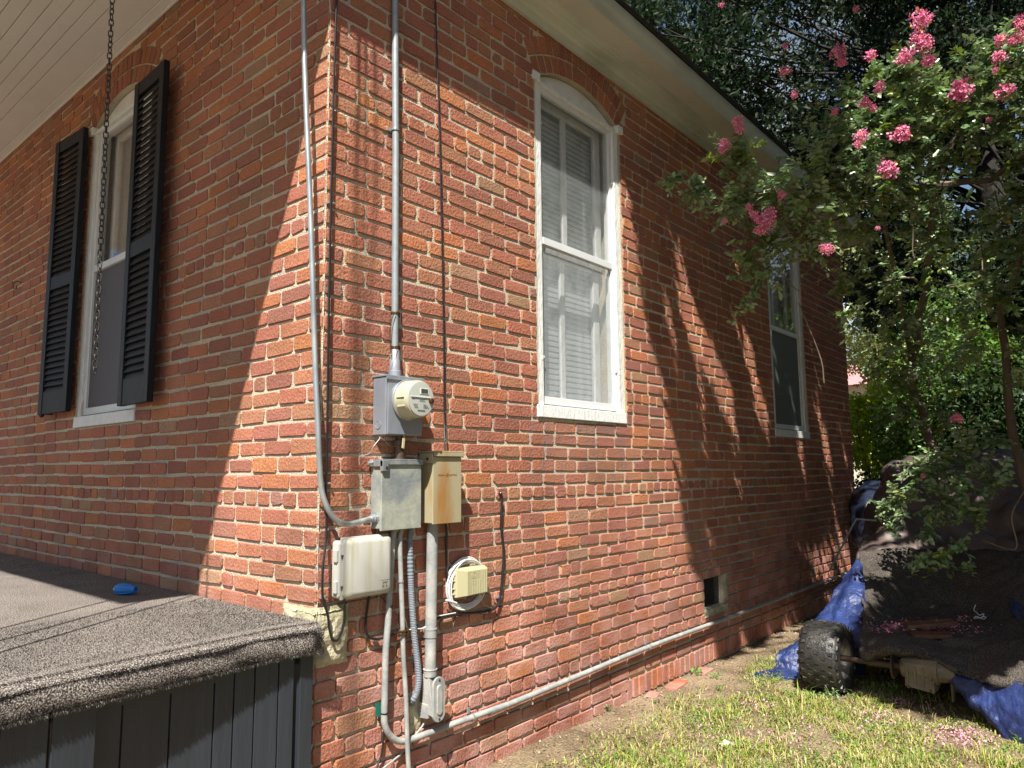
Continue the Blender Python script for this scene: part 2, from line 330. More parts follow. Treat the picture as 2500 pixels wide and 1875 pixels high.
def link_copy(mesh, name, parent, world, rot=(0, 0, 0), scale=(1, 1, 1)):
    o = bpy.data.objects.new(name, mesh); COL.objects.link(o); o.parent = parent
    o.location = Vector(world) - rootloc(parent); o.rotation_euler = rot; o.scale = scale; return o
def smooth_path(pts, k=8):
    P = [np.array(p, float) for p in pts]
    if len(P) < 3: return [tuple(p) for p in P]
    P = [2*P[0]-P[1]]+P+[2*P[-1]-P[-2]]; o = []
    for i in range(1, len(P)-2):
        a, b, c, d = P[i-1:i+3]
        for j in range(k):
            t = j/k; o.append(.5*((2*b)+(c-a)*t+(2*a-5*b+4*c-d)*t*t+(3*b-a-3*c+d)*t**3))
    o.append(P[-2]); return [tuple(p) for p in o]
def np_mesh(name, V, F, cols, m, parent=None, loc=None, kind=None):
    """V (n,3); F (f,k) same-size faces; cols (n,3) per vertex"""
    me = bpy.data.meshes.new(name); o = bpy.data.objects.new(name, me); COL.objects.link(o)
    off = np.zeros(3)
    if parent is not None: o.parent = parent; off = np.array(rootloc(parent))
    elif loc is not None: o.location = tuple(map(float, loc)); off = np.array(loc, float)
    V = np.asarray(V, float)-off; k = F.shape[1]
    me.vertices.add(len(V)); me.vertices.foreach_set('co', V.ravel())
    me.loops.add(F.size); me.loops.foreach_set('vertex_index', F.ravel().astype(np.int32))
    me.polygons.add(len(F)); me.polygons.foreach_set('loop_start', np.arange(0, F.size, k, dtype=np.int32)); me.polygons.foreach_set('loop_total', np.full(len(F), k, np.int32))
    if cols is not None:
        at = me.color_attributes.new('col', 'FLOAT_COLOR', 'POINT'); at.data.foreach_set('color', np.concatenate([cols, np.ones((len(cols), 1))], 1).ravel())
    me.update(); me.materials.append(m)
    if kind: o['kind'] = kind
    return o

def leaf_arrays(P, size, cols, ratio=.5, up=.3, dirs=None, r=rng):
    """folded elliptic leaves of 2 quads each"""
    n = len(P); size = np.broadcast_to(size, (n,))*r.uniform(.7, 1.25, n)
    d = r.normal(size=(n, 3)) if dirs is None else dirs + r.normal(size=(n, 3))*.35
    d[:, 2] -= .15; d /= np.linalg.norm(d, axis=1)[:, None]
    nn = r.normal(size=(n, 3)); nn[:, 2] += up*3; nn -= (nn*d).sum(1)[:, None]*d; nn /= np.linalg.norm(nn, axis=1)[:, None]
    sd = np.cross(d, nn); L = size[:, None]; w = L*ratio*.5
    fold = nn*L*.07
    pts = [P, P+d*L*.3+sd*w*.92+fold, P+d*L*.72+sd*w*.8+fold*.8, P+d*L, P+d*L*.72-sd*w*.8+fold*.8, P+d*L*.3-sd*w*.92+fold]
    V = np.stack(pts, 1).reshape(-1, 3); b = np.arange(n)[:, None]*6
    F = np.concatenate([b+np.array([[0, 1, 2, 3]]), b+np.array([[0, 3, 4, 5]])], 0)
    return V, F, np.repeat(cols, 6, 0)
def vary(base, n, amt=.25, hue=.12, r=rng):
    base = np.array(base); c = base[None]*r.uniform(1-amt, 1+amt, (n, 1)); c = c*r.uniform(1-hue, 1+hue, (n, 3)); return np.clip(c, 0, 1)

# ================================================================== HOUSE
ZTOP = 4.315
house = thing('brick_house', 'red brick house with white trim, an arched window on each side of its corner', 'house', (0, 0, .05))
base_z = [-.10, -.02, .055, .13, .205, .28, .36, .435, .525, .605, .685, .763, .828, .906, .985, 1.06, 1.133, 1.208, 1.290, 1.365, 1.4395, 1.511, 1.5876, 1.664, 1.7356]
while base_z[-1] < ZTOP+.06: base_z.append(base_z[-1]+.0765)
hdr_rows = [i for i in range(len(base_z)-1) if any(base_z[i] <= z < base_z[i+1] for z in (.80, .40, 1.40, 2.0, 2.62, 3.23, 3.84))]
ARCH_H, SPR, RISE, SILL = .465, 3.895, .13, 1.82
AR = (ARCH_H**2+RISE**2)/(2*RISE); AZ = SPR+RISE-AR
T1 = .112; T2 = .224
PAL = [((.32, .122, .076), 34), ((.30, .108, .074), 34), ((.26, .098, .072), 20), ((.30, .128, .080), 18), ((.36, .130, .066), 13), ((.255, .103, .076), 5), ((.28, .150, .098), 4), ((.25, .125, .10), 1.2)]
def brick_col(r):
    c = r.choices([p[0] for p in PAL], [p[1] for p in PAL])[0]; k = r.uniform(.92, 1.08)
    return tuple(min(1, x*k*r.uniform(.96, 1.04)*q) for x, q in zip(c, (1.06, 1.13, 1.06)))
def cut(a, b, openings, z):
    """remove the window zones from the span a..b at height z"""
    segs = [(a, b)]
    for uc, kind in openings:
        if SILL < z < SPR: hw = ARCH_H+.006
        elif SPR <= z and AR+T2 > (z-AZ): hw = min(math.sqrt(max(0, (AR+T2)**2-(z-AZ)**2)), ARCH_H+(z-SPR)*.607)+.004
        else: continue
        if kind == 'vent': continue
        n = []
        for s0, s1 in segs:
            if s1 <= uc-hw or s0 >= uc+hw: n.append((s0, s1)); continue
            if s0 < uc-hw: n.append((s0, uc-hw-.004))
            if s1 > uc+hw: n.append((uc+hw+.004, s1))
        segs = n
    return [q for q in segs if q[1]-q[0] > .025]
def layout(length, openings, holes, seed, rowlock_from=None):
    r = random.Random(seed); out = []
    for i in range(len(base_z)-1):
        z0, z1 = base_z[i], base_z[i+1]; zc = (z0+z1)/2; jh = .011
        if z0 > ZTOP: break
        header = i in hdr_rows; u = 0.0; first = True
        if header: u = -.0
        odd = i % 2
        while u < length:
            if header and (zc < 2 or mn.noise(Vector((u*.5, i*3.7, seed))) > -.12): w = .104*r.uniform(.93, 1.06)
            else: w = .2175*r.uniform(.95, 1.035)
            if r.random() < .03 and not header: w = .106
            if first: w = (.16 if header else (.106 if odd else .2175)); first = False
            a, b = u, min(u+w, length); u += w
            if b-a < .03: continue
            if rowlock_from is not None and z1 < .21 and a > rowlock_from: continue
            if any(b > h[0] and a < h[1] and zc > h[2] and zc < h[3] for h in holes):
                for h in holes:
                    if b > h[0] and a < h[1] and zc > h[2] and zc < h[3]:
                        if a < h[0]-.03: out.append((a, h[0]-.006, z0, z1))
                        if b > h[1]+.03: out.append((h[1]+.006, b, z0, z1))
                continue
            for (s0, s1) in cut(a, b, openings, zc):
                out.append((s0, s1, z0, z1))
    if rowlock_from is not None:
        u = rowlock_from
        while u < length:
            w = .0775*r.uniform(.92, 1.08); out.append((u, u+w, .065, .2)); u += w
    res = []
    for (a, b, z0, z1) in out:
        jl = r.uniform(.0045, .0085); jz0 = r.uniform(.0055, .0095); jz1 = r.uniform(.0055, .0095)
        wob = .004*math.sin(a*2.1+z0*5)+.003*mn.noise(Vector((a*1.3, z0*9, seed)))
        res.append([a+jl, b-jl, min(z0+jz0, z1-jz1-.01)+wob, min(z1-jz1+wob, ZTOP), brick_col(r), r.uniform(-.0025, .003)])
    return [q for q in res if q[3]-q[2] > .015]
def brick_shape(w, h, d0, d1, r, jit=1.):
    """brick face in local (u, z, out): 24 vertices, 38 triangles"""
    cx = min(.010, w*.12)*r.uniform(.5, 1.3); cz = min(.010, h*.2)*r.uniform(.5, 1.3)
    o = [(cx, 0), (w-cx, 0), (w, cz), (w, h-cz), (w-cx, h), (cx, h), (0, h-cz), (0, cz)]
    J = lambda s: r.uniform(-s, s)*jit
    o = [(x+J(.0028), z+J(.0034)) for x, z in o]
    if r.random() < .16:
        k = r.choice([0, 2, 4, 6]); t = r.uniform(.006, .016); x, z = o[k]; x += (t if x < w/2 else -t); o[k] = (x, z)
        k2 = (k-1) % 8; x, z = o[k2]; z += (t*.5 if z < h/2 else -t*.5); o[k2] = (x, z)
    bv = .0032; cxm, czm = w/2, h/2
    ins = [(x+(bv if x < cxm else -bv), z+(bv if z < czm else -bv)) for x, z in o]
    v = [(x, z, d0) for x, z in o]+[(x, z, d1-bv*.9+J(.0006)) for x, z in o]+[(x, z, d1+J(.0008)) for x, z in ins]
    f = []
    for a in (0, 8):
        f += [(a+i, a+(i+1) % 8, a+8+(i+1) % 8, a+8+i) for i in range(8)]
    f.append(tuple(range(16, 24))); return v, f
def wall_to_world(wall):
    # (u, z, out) -> world ; side wall: u=+y, out=+x ; front wall: u=-x, out=-y
    return (lambda u, z, o: (o, u, z)) if wall == 'side' else (lambda u, z, o: (-u, -o, z))

def mortar_wall(wall, length, openings, holes, parent):
    mb = MB(); T = wall_to_world(wall)
    def rec(z): return -.0065 if z > 1.2 else -.0065-.0075*min(1, (1.2-z)/.5)
    us = [0, length]
    for uc, k in openings: us += [uc-ARCH_H, uc+ARCH_H]
    for h in holes: us += [h[0], h[1]]
    us = sorted(us)
    fine = []
    for a, b in zip(us[:-1], us[1:]):
        n = max(1, int((b-a)/.12)); fine += [a+(b-a)*i/n for i in range(n)]
    fine.append(length)
    zs = sorted(set([-.2, .3, .5, .7, .95, 1.2, SILL, 2.4, 3., SPR, ZTOP+.2]+[h[2] for h in holes]+[h[3] for h in holes]))
    for a, b in zip(fine[:-1], fine[1:]):
        for z0, z1 in zip(zs[:-1], zs[1:]):
            uc_ = (a+b)/2; zc = (z0+z1)/2; skip = False; lo = (z0, z0)
            for uc, k in openings:
                if abs(uc_-uc) < ARCH_H:
                    if SILL <= z0 and z1 <= SPR: skip = True
                    elif z0 >= SPR-1e-6: lo = (AZ+math.sqrt(AR*AR-(a-uc)**2), AZ+math.sqrt(AR*AR-(b-uc)**2))
            for h in holes:
                if h[0] < uc_ < h[1] and h[2] < zc < h[3]: skip = True
            if skip: continue
            q = [T(a, lo[0], rec(lo[0])), T(b, lo[1], rec(lo[1])), T(b, z1, rec(z1)), T(a, z1, rec(z1))]
            mb.add(q, [(0, 1, 2, 3) if wall == 'side' else (0, 1, 2, 3)])
    dp = -.30
    for uc, k in openings:      # reveals
        pts = [(uc-ARCH_H, SILL), (uc+ARCH_H, SILL), (uc+ARCH_H, SPR)]
        for i in range(1, 16):
            t = 1-2*i/16.; x = t*ARCH_H; pts.append((uc+x, AZ+math.sqrt(AR*AR-x*x)))
        pts.append((uc-ARCH_H, SPR)); n = len(pts)
        mb.add([T(u, z, -.006) for u, z in pts]+[T(u, z, dp) for u, z in pts], [(i, (i+1) % n, n+(i+1) % n, n+i) for i in range(n)])
    for h in holes:
        pts = [(h[0], h[2]), (h[1], h[2]), (h[1], h[3]), (h[0], h[3])]
        mb.add([T(u, z, -.008) for u, z in pts]+[T(u, z, -.25) for u, z in pts], [(i, (i+1) % 4, 4+(i+1) % 4, 4+i) for i in range(4)]+[(4, 5, 6, 7)])
    return mb.build(wall+'_wall', M['mortar'], parent)
SIDE_OP = [(1.937, 'w'), (5.53, 'w')]; FRONT_OP = [(2.305, 'w')]
VENT = (3.465, 3.80, .465, .685)
walls = {}
bricks = []
for wall, length, ops, holes, seed, rl in (('side', 7.5, SIDE_OP, [VENT], 3, 2.25), ('front', 6.6, FRONT_OP, [], 5, None)):
    w = mortar_wall(wall, length, ops, holes, house); walls[wall] = w
    for b in layout(length, ops, holes, seed, rl):
        bricks.append((wall, b))
# the low back and far sides of the house, out of sight from the road
mb = MB(); mb.box((-6.6, 7.46, -.2), (-.02, 7.49, ZTOP)); mb.box((-6.6, .02, -.2), (-6.57, 7.46, ZTOP))
mb.build('back_wall', M['brick_a'], house)
# pick the 300 that show largest
def shown(wall, b):
    T = wall_to_world(wall); c = T((b[0]+b[1])/2, (b[2]+b[3])/2, 0)
    x, y, d = proj(c)
    if not (-10 < x < W+10 and -10 < y < H+10) or d < .1: return 0
    if wall == 'front' and b[3] < .93: return 0
    if wall == 'front' and 1.38 < b[0] < 3.3 and 1.85 < b[2] < 3.95: return 0
    q = [proj(T(u, z, 0)) for u, z in ((b[0], b[2]), (b[1], b[2]), (b[1], b[3]), (b[0], b[3]))]
    return abs(sum(q[i][0]*q[(i+1) % 4][1]-q[(i+1) % 4][0]*q[i][1] for i in range(4)))/2
order = sorted(range(len(bricks)), key=lambda i: -shown(*bricks[i]))
single = set(order[:300])
rb = random.Random(11)
VARIANTS = {}
for kind, (w0, h0) in {'stretcher': (.205, .063), 'header': (.093, .063)}.items():
    VARIANTS[kind] = []
    for k in range(10):
        v, f = brick_shape(w0, h0, -.022, 0., rb)
        me = bpy.data.meshes.new('brick'); me.from_pydata([(x, -o, z) for x, z, o in v], [], f); me.update(); me.materials.append(M['brick_o'])
        VARIANTS[kind].append((me, w0, h0))
joined = {'side': MB(), 'front': MB()}
for i, (wall, b) in enumerate(bricks):
    a, e, z0, z1, c, dj = b; T = wall_to_world(wall); w, h = e-a, z1-z0
    if i in single:
        me, w0, h0 = rb.choice(VARIANTS['stretcher' if w > .14 else 'header'])
        # mesh local: x along the wall, -y out, z up
        if wall == 'side': o = link_copy(me, 'brick', walls[wall], (dj, a, z0), (0, 0, R(90)), (w/w0, 1, h/h0))
        else: o = link_copy(me, 'brick', walls[wall], (-e, -dj, z0), (0, 0, 0), (w/w0, 1, h/h0))
        o.color = (*c, 1)
    else:
        v, f = brick_shape(w, h, -.022, dj, rb)
        vs = [T(a+x, z0+z, o) for x, z, o in v]
        if wall == 'front': f = [q[::-1] for q in f]
        joined[wall].add(vs, f, c)
for wall in joined: tag(joined[wall].build('brick_courses', M['brick_a'], walls[wall]), kind='stuff')
# arches: two rings of bricks on edge
def arch(wall, uc, seed):
    r = random.Random(seed); T = wall_to_world(wall); ha = math.asin(ARCH_H/AR)
    for ring, (r0, r1) in enumerate(((AR+.004, AR+T1-.006), (AR+T1+.005, AR+T2-.004))):
        L = 2*ha*r0; n = int(round(L/.069))
        for k in range(n):
            a0 = -ha+2*ha*k/n; a1 = -ha+2*ha*(k+1)/n; g = .0052/r0
            if ring == 1 and (AZ+r0*math.cos((a0+a1)/2)) > ZTOP+.02: continue
            mb = MB(); j = lambda: r.uniform(-.002, .002); bv = .003
            def P(a, rr, o): return T(uc+rr*math.sin(a), min(AZ+rr*math.cos(a), ZTOP+.05), o)
            q0 = [(a0+g, r0), (a1-g, r0), (a1-g, r1), (a0+g, r1)]
            q1 = [(a0+g+bv/r0, r0+bv), (a1-g-bv/r0, r0+bv), (a1-g-bv/r0, r1-bv), (a0+g+bv/r0, r1-bv)]
            q0 = [(a+j()/r0, rr+j()) for a, rr in q0]; d = r.uniform(-.002, .003)
            vs = [P(a, rr, -.09) for a, rr in q0]+[P(a, rr, d-bv) for a, rr in q0]+[P(a, rr, d) for a, rr in q1]
            fs = []
            for s in (0, 4): fs += [(s+i, s+(i+1) % 4, s+4+(i+1) % 4, s+4+i) for i in range(4)]
            fs.append((8, 9, 10, 11)); c = brick_col(r); c = tuple(x*.9 for x in c)
            if wall == 'front': fs = [f[::-1] for f in fs]
            mb.add(vs, [f[::-1] for f in fs], c); mb.build('arch_brick', M['brick_a'], walls[wall])
arch('side', 1.937, 21); arch('side', 5.53, 22); arch('front', 2.305, 23)

# ------------------------------------------------ windows
def window(wall, uc, label, style):
    T = wall_to_world(wall); root = MB()
    def bx(mb, u0, u1, z0, z1, o0, o1):
        p = T(u0, z0, o0); q = T(u1, z1, o1); mb.box(p, q)
    A = uc-ARCH_H; B = uc+ARCH_H
    # casing with arched head: the part the others hang on
    fr = MB()
    bx(fr, A+.002, A+.06, SILL+.075, 3.86, -.10, -.012); bx(fr, B-.06, B-.002, SILL+.075, 3.86, -.10, -.012)
    bx(fr, A+.002, B-.002, 3.86, 3.885, -.10, -.008)
    win = fr.build('window', M['white_old'], house, bevel=.003); tag(win, label)
    ab = MB(); pts = [(A+.004, 3.886), (B-.004, 3.886)]; arc = []
    for i in range(21):
        x = ARCH_H*(1-2*i/20)*.99; arc.append((uc+x, AZ+math.sqrt((AR-.006)**2-x*x)))
    pts += arc; ab.hull([T(u, z, -.09) for u, z in pts], [T(u, z, -.045) for u, z in pts]); ab.build('arch_board', M['white_paint'], win)
    # small imposts at the springing
    for u0, u1 in ((A-.035, A+.03), (B-.03, B+.035)):
        m_ = MB(); bx(m_, u0, u1, SPR-.04, SPR+.015, -.04, .016); m_.build('impost', M['white_paint'], win, bevel=.004)
    sl_ = MB()
    z1, z0 = 1.893, 1.822
    sl_.hull([T(A-.02, z0, -.1), T(B+.0, z0, -.1), T(B+.0, z0, .011), T(A-.02, z0, .011)], [T(A-.02, z1+.01, -.1), T(B+.0, z1+.01, -.1), T(B+.0, z1, .007), T(A-.02, z1, .007)])
    sl_.build('sill', M['white_old'], win, bevel=.004)
    st = MB(); i0, i1 = A+.06, B-.06; zb, zt, zm = 1.905, 3.86, 2.89
    for u in (i0, i1-.028): bx(st, u, u+.028, zb, zt, -.062, -.030)
    bx(st, i0+.028, i1-.028, zt-.028, zt, -.062, -.030); bx(st, i0+.028, i1-.028, zb, zb+.045, -.062, -.032)
    bx(st, i0+.028, i1-.028, zm-.022, zm+.022, -.060, -.026)
    st.build('storm_frame', M['alum'], win, bevel=.002)
    for (z0, z1, mname, mm) in ((zm+.022, zt-.028, 'pane', M['glass_a' if style == 'lit' else 'glass_b' if style == 'front' else 'glass_c']), (zb+.045, zm-.022, 'pane' if style == 'lit' else 'screen', M['glass_e'] if style == 'lit' else M['screen_w'] if style == 'front' else M['screen_d'])):
        g = MB(); bx(g, i0+.028, i1-.028, z0, z1, -.048, -.045); g.build(mname, mm, win)
    # wooden sash behind, one upright bar in the middle
    sa = MB(); so_ = -.13
    for (z0, z1, oo) in ((zm-.02, zt+.02, so_), (zb, zm+.02, so_-.03)):
        bx(sa, A+.05, A+.115, z0, z1, oo-.03, oo); bx(sa, B-.115, B-.05, z0, z1, oo-.03, oo)
        bx(sa, A+.115, B-.115, z0, z0+.06, oo-.03, oo); bx(sa, A+.115, B-.115, z1-.05, z1, oo-.03, oo)
        bx(sa, uc-.024, uc+.020, z0+.06, z1-.05, oo-.026, oo-.004)
    sa.build('sash', M['white_old'], win, bevel=.003)
    for (z0, z1, oo) in ((zm+.04, zt-.03, so_-.014), (zb+.06, zm-.03, so_-.044)):
        g = MB(); bx(g, A+.115, B-.115, z0, z1, oo-.003, oo); g.build('pane', M['glass_b'], win)
    if style in ('lit', 'dim'):
        bl = MB(); z = 1.97
        while z < 3.84:
            for u0, u1 in ((A+.07, B-.07),):
                vs = [T(u0, z-.019, -.196), T(u1, z-.019, -.196), T(u1, z+.0175, -.204), T(u0, z+.0175, -.204), T(u0, z+.002, -.1975), T(u1, z+.002, -.1975)]
                bl.add(vs, [(0, 1, 5, 4), (4, 5, 2, 3)])
            z += .0355
        bl.build('blind', M['blind'], win)
    else:
        cu = MB(); n = 40; vs = []
        for i in range(n+1):
            u = A+.02+(B-A-.04)*i/n; o = -.21+.018*math.sin(i*.9)+.008*math.sin(i*2.3); vs += [T(u, 1.85, o), T(u, 3.95, o)]
        cu.add(vs, [(2*i, 2*i+2, 2*i+3, 2*i+1) for i in range(n)]); cu.build('curtain', M['curtain'], win, smooth=True)
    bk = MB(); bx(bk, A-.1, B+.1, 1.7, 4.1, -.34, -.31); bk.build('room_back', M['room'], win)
    # clips that hold the storm window
    for u, z in ((A+.05, 3.62), (A+.05, 2.18), (B-.05, 3.48), (B-.045, 2.17)):
        c = MB(); bx(c, u-.028, u+.028, z-.007, z+.007, -.031, -.016); bx(c, u-.008, u+.008, z-.022, z+.004, -.029, -.010); c.build('clip', M['white_paint'], win, bevel=.002)
    return win
window('side', 1.937, 'sunlit arched window with white blinds', 'lit')
window('side', 5.53, 'shaded arched window with a dark lower screen, partly behind leaves', 'dim')
window('front', 2.305, 'arched porch window between black shutters', 'front')

# ------------------------------------------------ shutters (hung open on the porch wall)
def shutter(x_in, x_out, z0, z1, lab, y_in=-.02, y_out=-.055):
    # slightly swung off the wall: inner edge x_in (hinge), outer edge x_out
    sw, th = .062, .034; L = x_out-x_in; s = 1 if L > 0 else -1; L = abs(L)
    ux = Vector((s*math.sqrt(max(0, 1-((y_out-y_in)/L)**2)), (y_out-y_in)/L, 0)); nrm = Vector((0, -1, 0))
    nrm = (nrm-ux*nrm.dot(ux)).normalized(); o = Vector((x_in, y_in, 0))
    def P(u, z, d): return o+ux*u+nrm*d+Vector((0, 0, z))
    def bar(mb, u0, u1, za, zb, d0=0, d1=th):
        mb.hull([P(u0, za, d0), P(u1, za, d0), P(u1, za, d1), P(u0, za, d1)], [P(u0, zb, d0), P(u1, zb, d0), P(u1, zb, d1), P(u0, zb, d1)])
    f = MB(); bar(f, 0, sw, z0, z1); bar(f, L-sw, L, z0, z1)
    zm = z0+(z1-z0)*.465
    for a, b in ((z0, z0+.15), (zm-.045, zm+.045), (z1-.085, z1)): bar(f, sw, L-sw, a, b, .003, th-.003)
    sh = f.build('shutter', M['black_paint'], house, bevel=.003); tag(sh, lab)
    lm = MB(); lw = L-2*sw
    vs = []
    for u in (0, lw):
        for d, z in ((.004, .026), (.008, .029), (.031, -.024), (.026, -.027)): vs.append(ux*u+nrm*d+Vector((0, 0, z)))
    lm.add(vs, [(0, 4, 5, 1), (1, 5, 6, 2), (2, 6, 7, 3), (3, 7, 4, 0), (0, 1, 2, 3), (4, 7, 6, 5)])
    me = bpy.data.meshes.new('louver'); me.from_pydata(lm.v, [], lm.f); me.update(); me.materials.append(M['black_paint'])
    for a, b in ((z0+.15, zm-.045), (zm+.045, z1-.085)):
        n = int((b-a)/.041)
        for k in range(n): link_copy(me, 'louver', sh, P(sw, a+(k+.5)*(b-a)/n, 0))
shutter(-1.875, -1.45, 1.905, 3.865, 'right black louvred shutter by the porch window', -.05, -.062)
shutter(-2.76, -3.20, 1.93, 3.90, 'left black louvred shutter by the porch window', -.03, -.062)
m_ = MB(); p = front(108, 1010, -.05); m_.lathe((p[0], -.085, p[2]), (0, 1, 0), [(0, .012), (.01, .030), (.03, .026), (.035, .008), (.08, .008)], 12)
m_.build('shutter_dog', M['chain'], house)

# ------------------------------------------------ eaves and roof
def extrude_y(prof, y0, y1, name, m, bevel=0):
    mb = MB(); mb.hull([(x, y0, z) for x, z in prof], [(x, y1, z) for x, z in prof]); return mb.build(name, m, house, bevel=bevel)
YE = 7.85; YP = -2.40
def joints(prof, y0, y1, cuts, name, m):
    e = [y0, *cuts, y1]
    for a_, b__ in zip(e[:-1], e[1:]): extrude_y(prof, a_+(.0015 if a_ != y0 else 0), b__-(.0015 if b__ != y1 else 0), name, m)
joints([(.003, 4.212), (.026, 4.212), (.026, 4.262), (.003, 4.262)], -.01, YE-.3, (2.92, 6.1), 'frieze_board', M['trim'])
joints([(.003, 4.262), (.030, 4.262), (.032, 4.268), (.048, 4.272), (.050, 4.278), (.095, 4.283), (.10, 4.289), (.125, 4.291), (.13, 4.297), (.155, 4.298), (.158, 4.305), (.003, 4.305)], -.01, YE-.3, (1.1, 4.85), 'crown_molding', M['trim'])
joints([(.00, 4.3055), (.302, 4.3055), (.302, 4.32), (.0, 4.32)], YP, YE, (0.4, 3.75), 'soffit', M['soffit'])
joints([(.300, 4.300), (.306, 4.322), (.312, 4.345), (.326, 4.372), (.331, 4.400), (.331, 4.428), (.296, 4.428), (.296, 4.300)], YP, YE, (2.2, 5.4), 'fascia', M['trim'])
rf = MB(); xe = .345
for k in range(26):         # stepped shingle courses up the slope
    a = k*.14; t = .45
    x1 = xe-a; x0 = xe-a-.145; z1 = 4.432+a*t; z0 = z1+.145*t
    rf.hull([(x0, YP-.0, z0), (x1, YP-.0, z1), (x1, YP-.0, z1+.014), (x0, YP-.0, z0+.008)], [(x0, YE+.02, z0), (x1, YE+.02, z1), (x1, YE+.02, z1+.014), (x0, YE+.02, z0+.008)])
roof = rf.build('roof', M['shingle'], house)
# edge tabs of the lowest shingles, a little uneven
y = YP; rr = random.Random(4)
tb = MB()
while y < YE:
    w = rr.uniform(.28, .34); d = rr.uniform(0, .012); tb.box((.30, y, 4.4465), (xe+.006+d, min(y+w-.006, YE), 4.454+rr.uniform(0, .004))); y += w
tag(tb.build('shingle_tabs', M['shingle'], roof), kind='stuff')
mb = MB(); mb.box((-7, YP+.03, 4.35), (.29, 0, 4.42)); mb.build('porch_roof_deck', M['ceiling'], house)
mb = MB(); mb.box((-7, YP, 4.30), (.29, YP+.028, 4.43)); mb.build('porch_fascia', M['trim'], house)
mb = MB(); mb.box((-7, YE-.02, 4.30), (.29, YE, 4.43)); mb.build('rear_fascia', M['trim'], house)
mb = MB(); mb.box((-7, 7.5, 4.3255), (.0, YE-.02, 4.34)); mb.build('rear_soffit', M['soffit'], house)
# porch ceiling: trim against the wall, then narrow boards
cl = MB(); cl.box((-7, -.012, 4.30), (-.0, -.003, 4.342)); ceil = cl.build('porch_ceiling', M['ceiling'], house)
cb = MB(); cb.hull([(-7, -.012, 4.318), (-7, -.06, 4.318), (-7, -.06, 4.346), (-7, -.012, 4.346)], [(-.0, -.012, 4.318), (-.0, -.06, 4.318), (-.0, -.06, 4.346), (-.0, -.012, 4.346)]); cb.build('ceiling_trim', M['ceiling'], ceil, bevel=.004)
y = -.062; first = True
while y > -2.36:
    w = .17 if first else .083; first = False
    b_ = MB(); b_.box((-7, y-w+.0035, 4.322), (-.002, y, 4.346)); b_.build('ceiling_board', M['ceiling'], ceil, bevel=.003); y -= w
mb = MB(); mb.box((-7, YP+.03, 4.3455), (.0, -.0, 4.3475)); mb.build('board_backing', M['ceiling'], ceil)

# foundation vent with rough mortar lip
v = VENT; vm = MB()
vm.box((-.10, v[0]-.002, v[2]+.0), (-.085, v[1], v[3])); vt = vm.build('foundation_vent', M['room'], house)
gr = MB()
for k in range(16):
    y = v[0]+.01+k*(v[1]-v[0]-.02)/15; gr.tube([(-.045, y, v[2]), (-.045, y, v[3])], .0022, 4)
for k in range(12):
    z = v[2]+.008+k*(v[3]-v[2]-.016)/11; gr.tube([(-.045, v[0], z), (-.045, v[1], z)], .0022, 4)
gr.build('wire_grille', M['chain'], vt)
def rough_slab(name, pts_u, out0, out1, m, parent, seed, n=26, amp=.008):
    """rough patch on the side wall covering a quad region (u0,u1,z0,z1)"""
    u0, u1, z0, z1 = pts_u; V = []; F = []
    for i in range(n+1):
        for j in range(n+1):
            a, b = i/n, j/n; ex = min(a, 1-a, b, 1-b); e = min(1, ex*5)
            k = mn.noise(Vector((a*5+seed, b*5, seed)))*.5; u = u0+(u1-u0)*a+(.012*k if ex < .01 else 0); z = z0+(z1-z0)*b+(.012*mn.noise(Vector((a*9, seed, b*9))) if ex < .01 else 0)
            V.append((out0+(out1-out0)*e**.4+amp*mn.noise(Vector((u*30, z*30, seed)))+amp*.6*mn.noise(Vector((u*90, z*90, seed))), u, z))
    for i in range(n):
        for j in range(n):
            q = i*(n+1)+j; F.append((q, q+n+1, q+n+2, q+1))
    mb = MB(); mb.add(V, F); return mb.build(name, m, parent, smooth=True)
rough_slab('vent_sill', (v[0]-.03, v[1]+.09, v[2]-.065, v[2]-.002), -.01, .010, M['concrete'], vt, 3)
rough_slab('vent_jamb', (v[1]+.004, v[1]+.065, v[2]-.0, v[3]+.03), -.01, .006, M['concrete'], vt, 4)

# pale concrete corner block where the deck meets the wall
cbk = MB(); n = 22
def patch(out, V0, du, dz, nrm, seed):
    base = len(out.v); vs = []; fs = []
    for i in range(n+1):
        for j in range(n+1):
            a, b = i/n, j/n; p = Vector(V0)+Vector(du)*a+Vector(dz)*b; e = min(1, min(a, 1-a, b, 1-b)*8)
            p += Vector(nrm)*(.010*mn.noise(p*22)+.006*mn.noise(p*70))*1.0 - Vector(nrm)*(1-e)*.012
            vs.append(p)
    for i in range(n):
        for j in range(n): q = i*(n+1)+j; fs.append((q, q+n+1, q+n+2, q+1))
    out.add(vs, fs)
patch(cbk, (.022, -.022, .74), (0, .175, .0), (0, 0, .235), (1, 0, 0), 1)
patch(cbk, (-.22, -.022, .74), (.242, 0, 0), (0, 0, .235), (0, -1, 0), 2)
patch(cbk, (-.22, -.022, .968), (.242, 0, 0), (0, .16, 0), (0, 0, 1), 3)
cbk.build('corner_block', M['concrete'], house, smooth=True)

# ================================================================== PORCH DECK
DZ = .93
deck = thing('porch_deck', 'low porch deck covered in speckled brown carpet with charcoal board skirting', 'deck', (-1.5, -1.2, .05))
def lipx(y): return .078-.060*(y+.18) if y < -.18 else .078+(y+.18)*.20
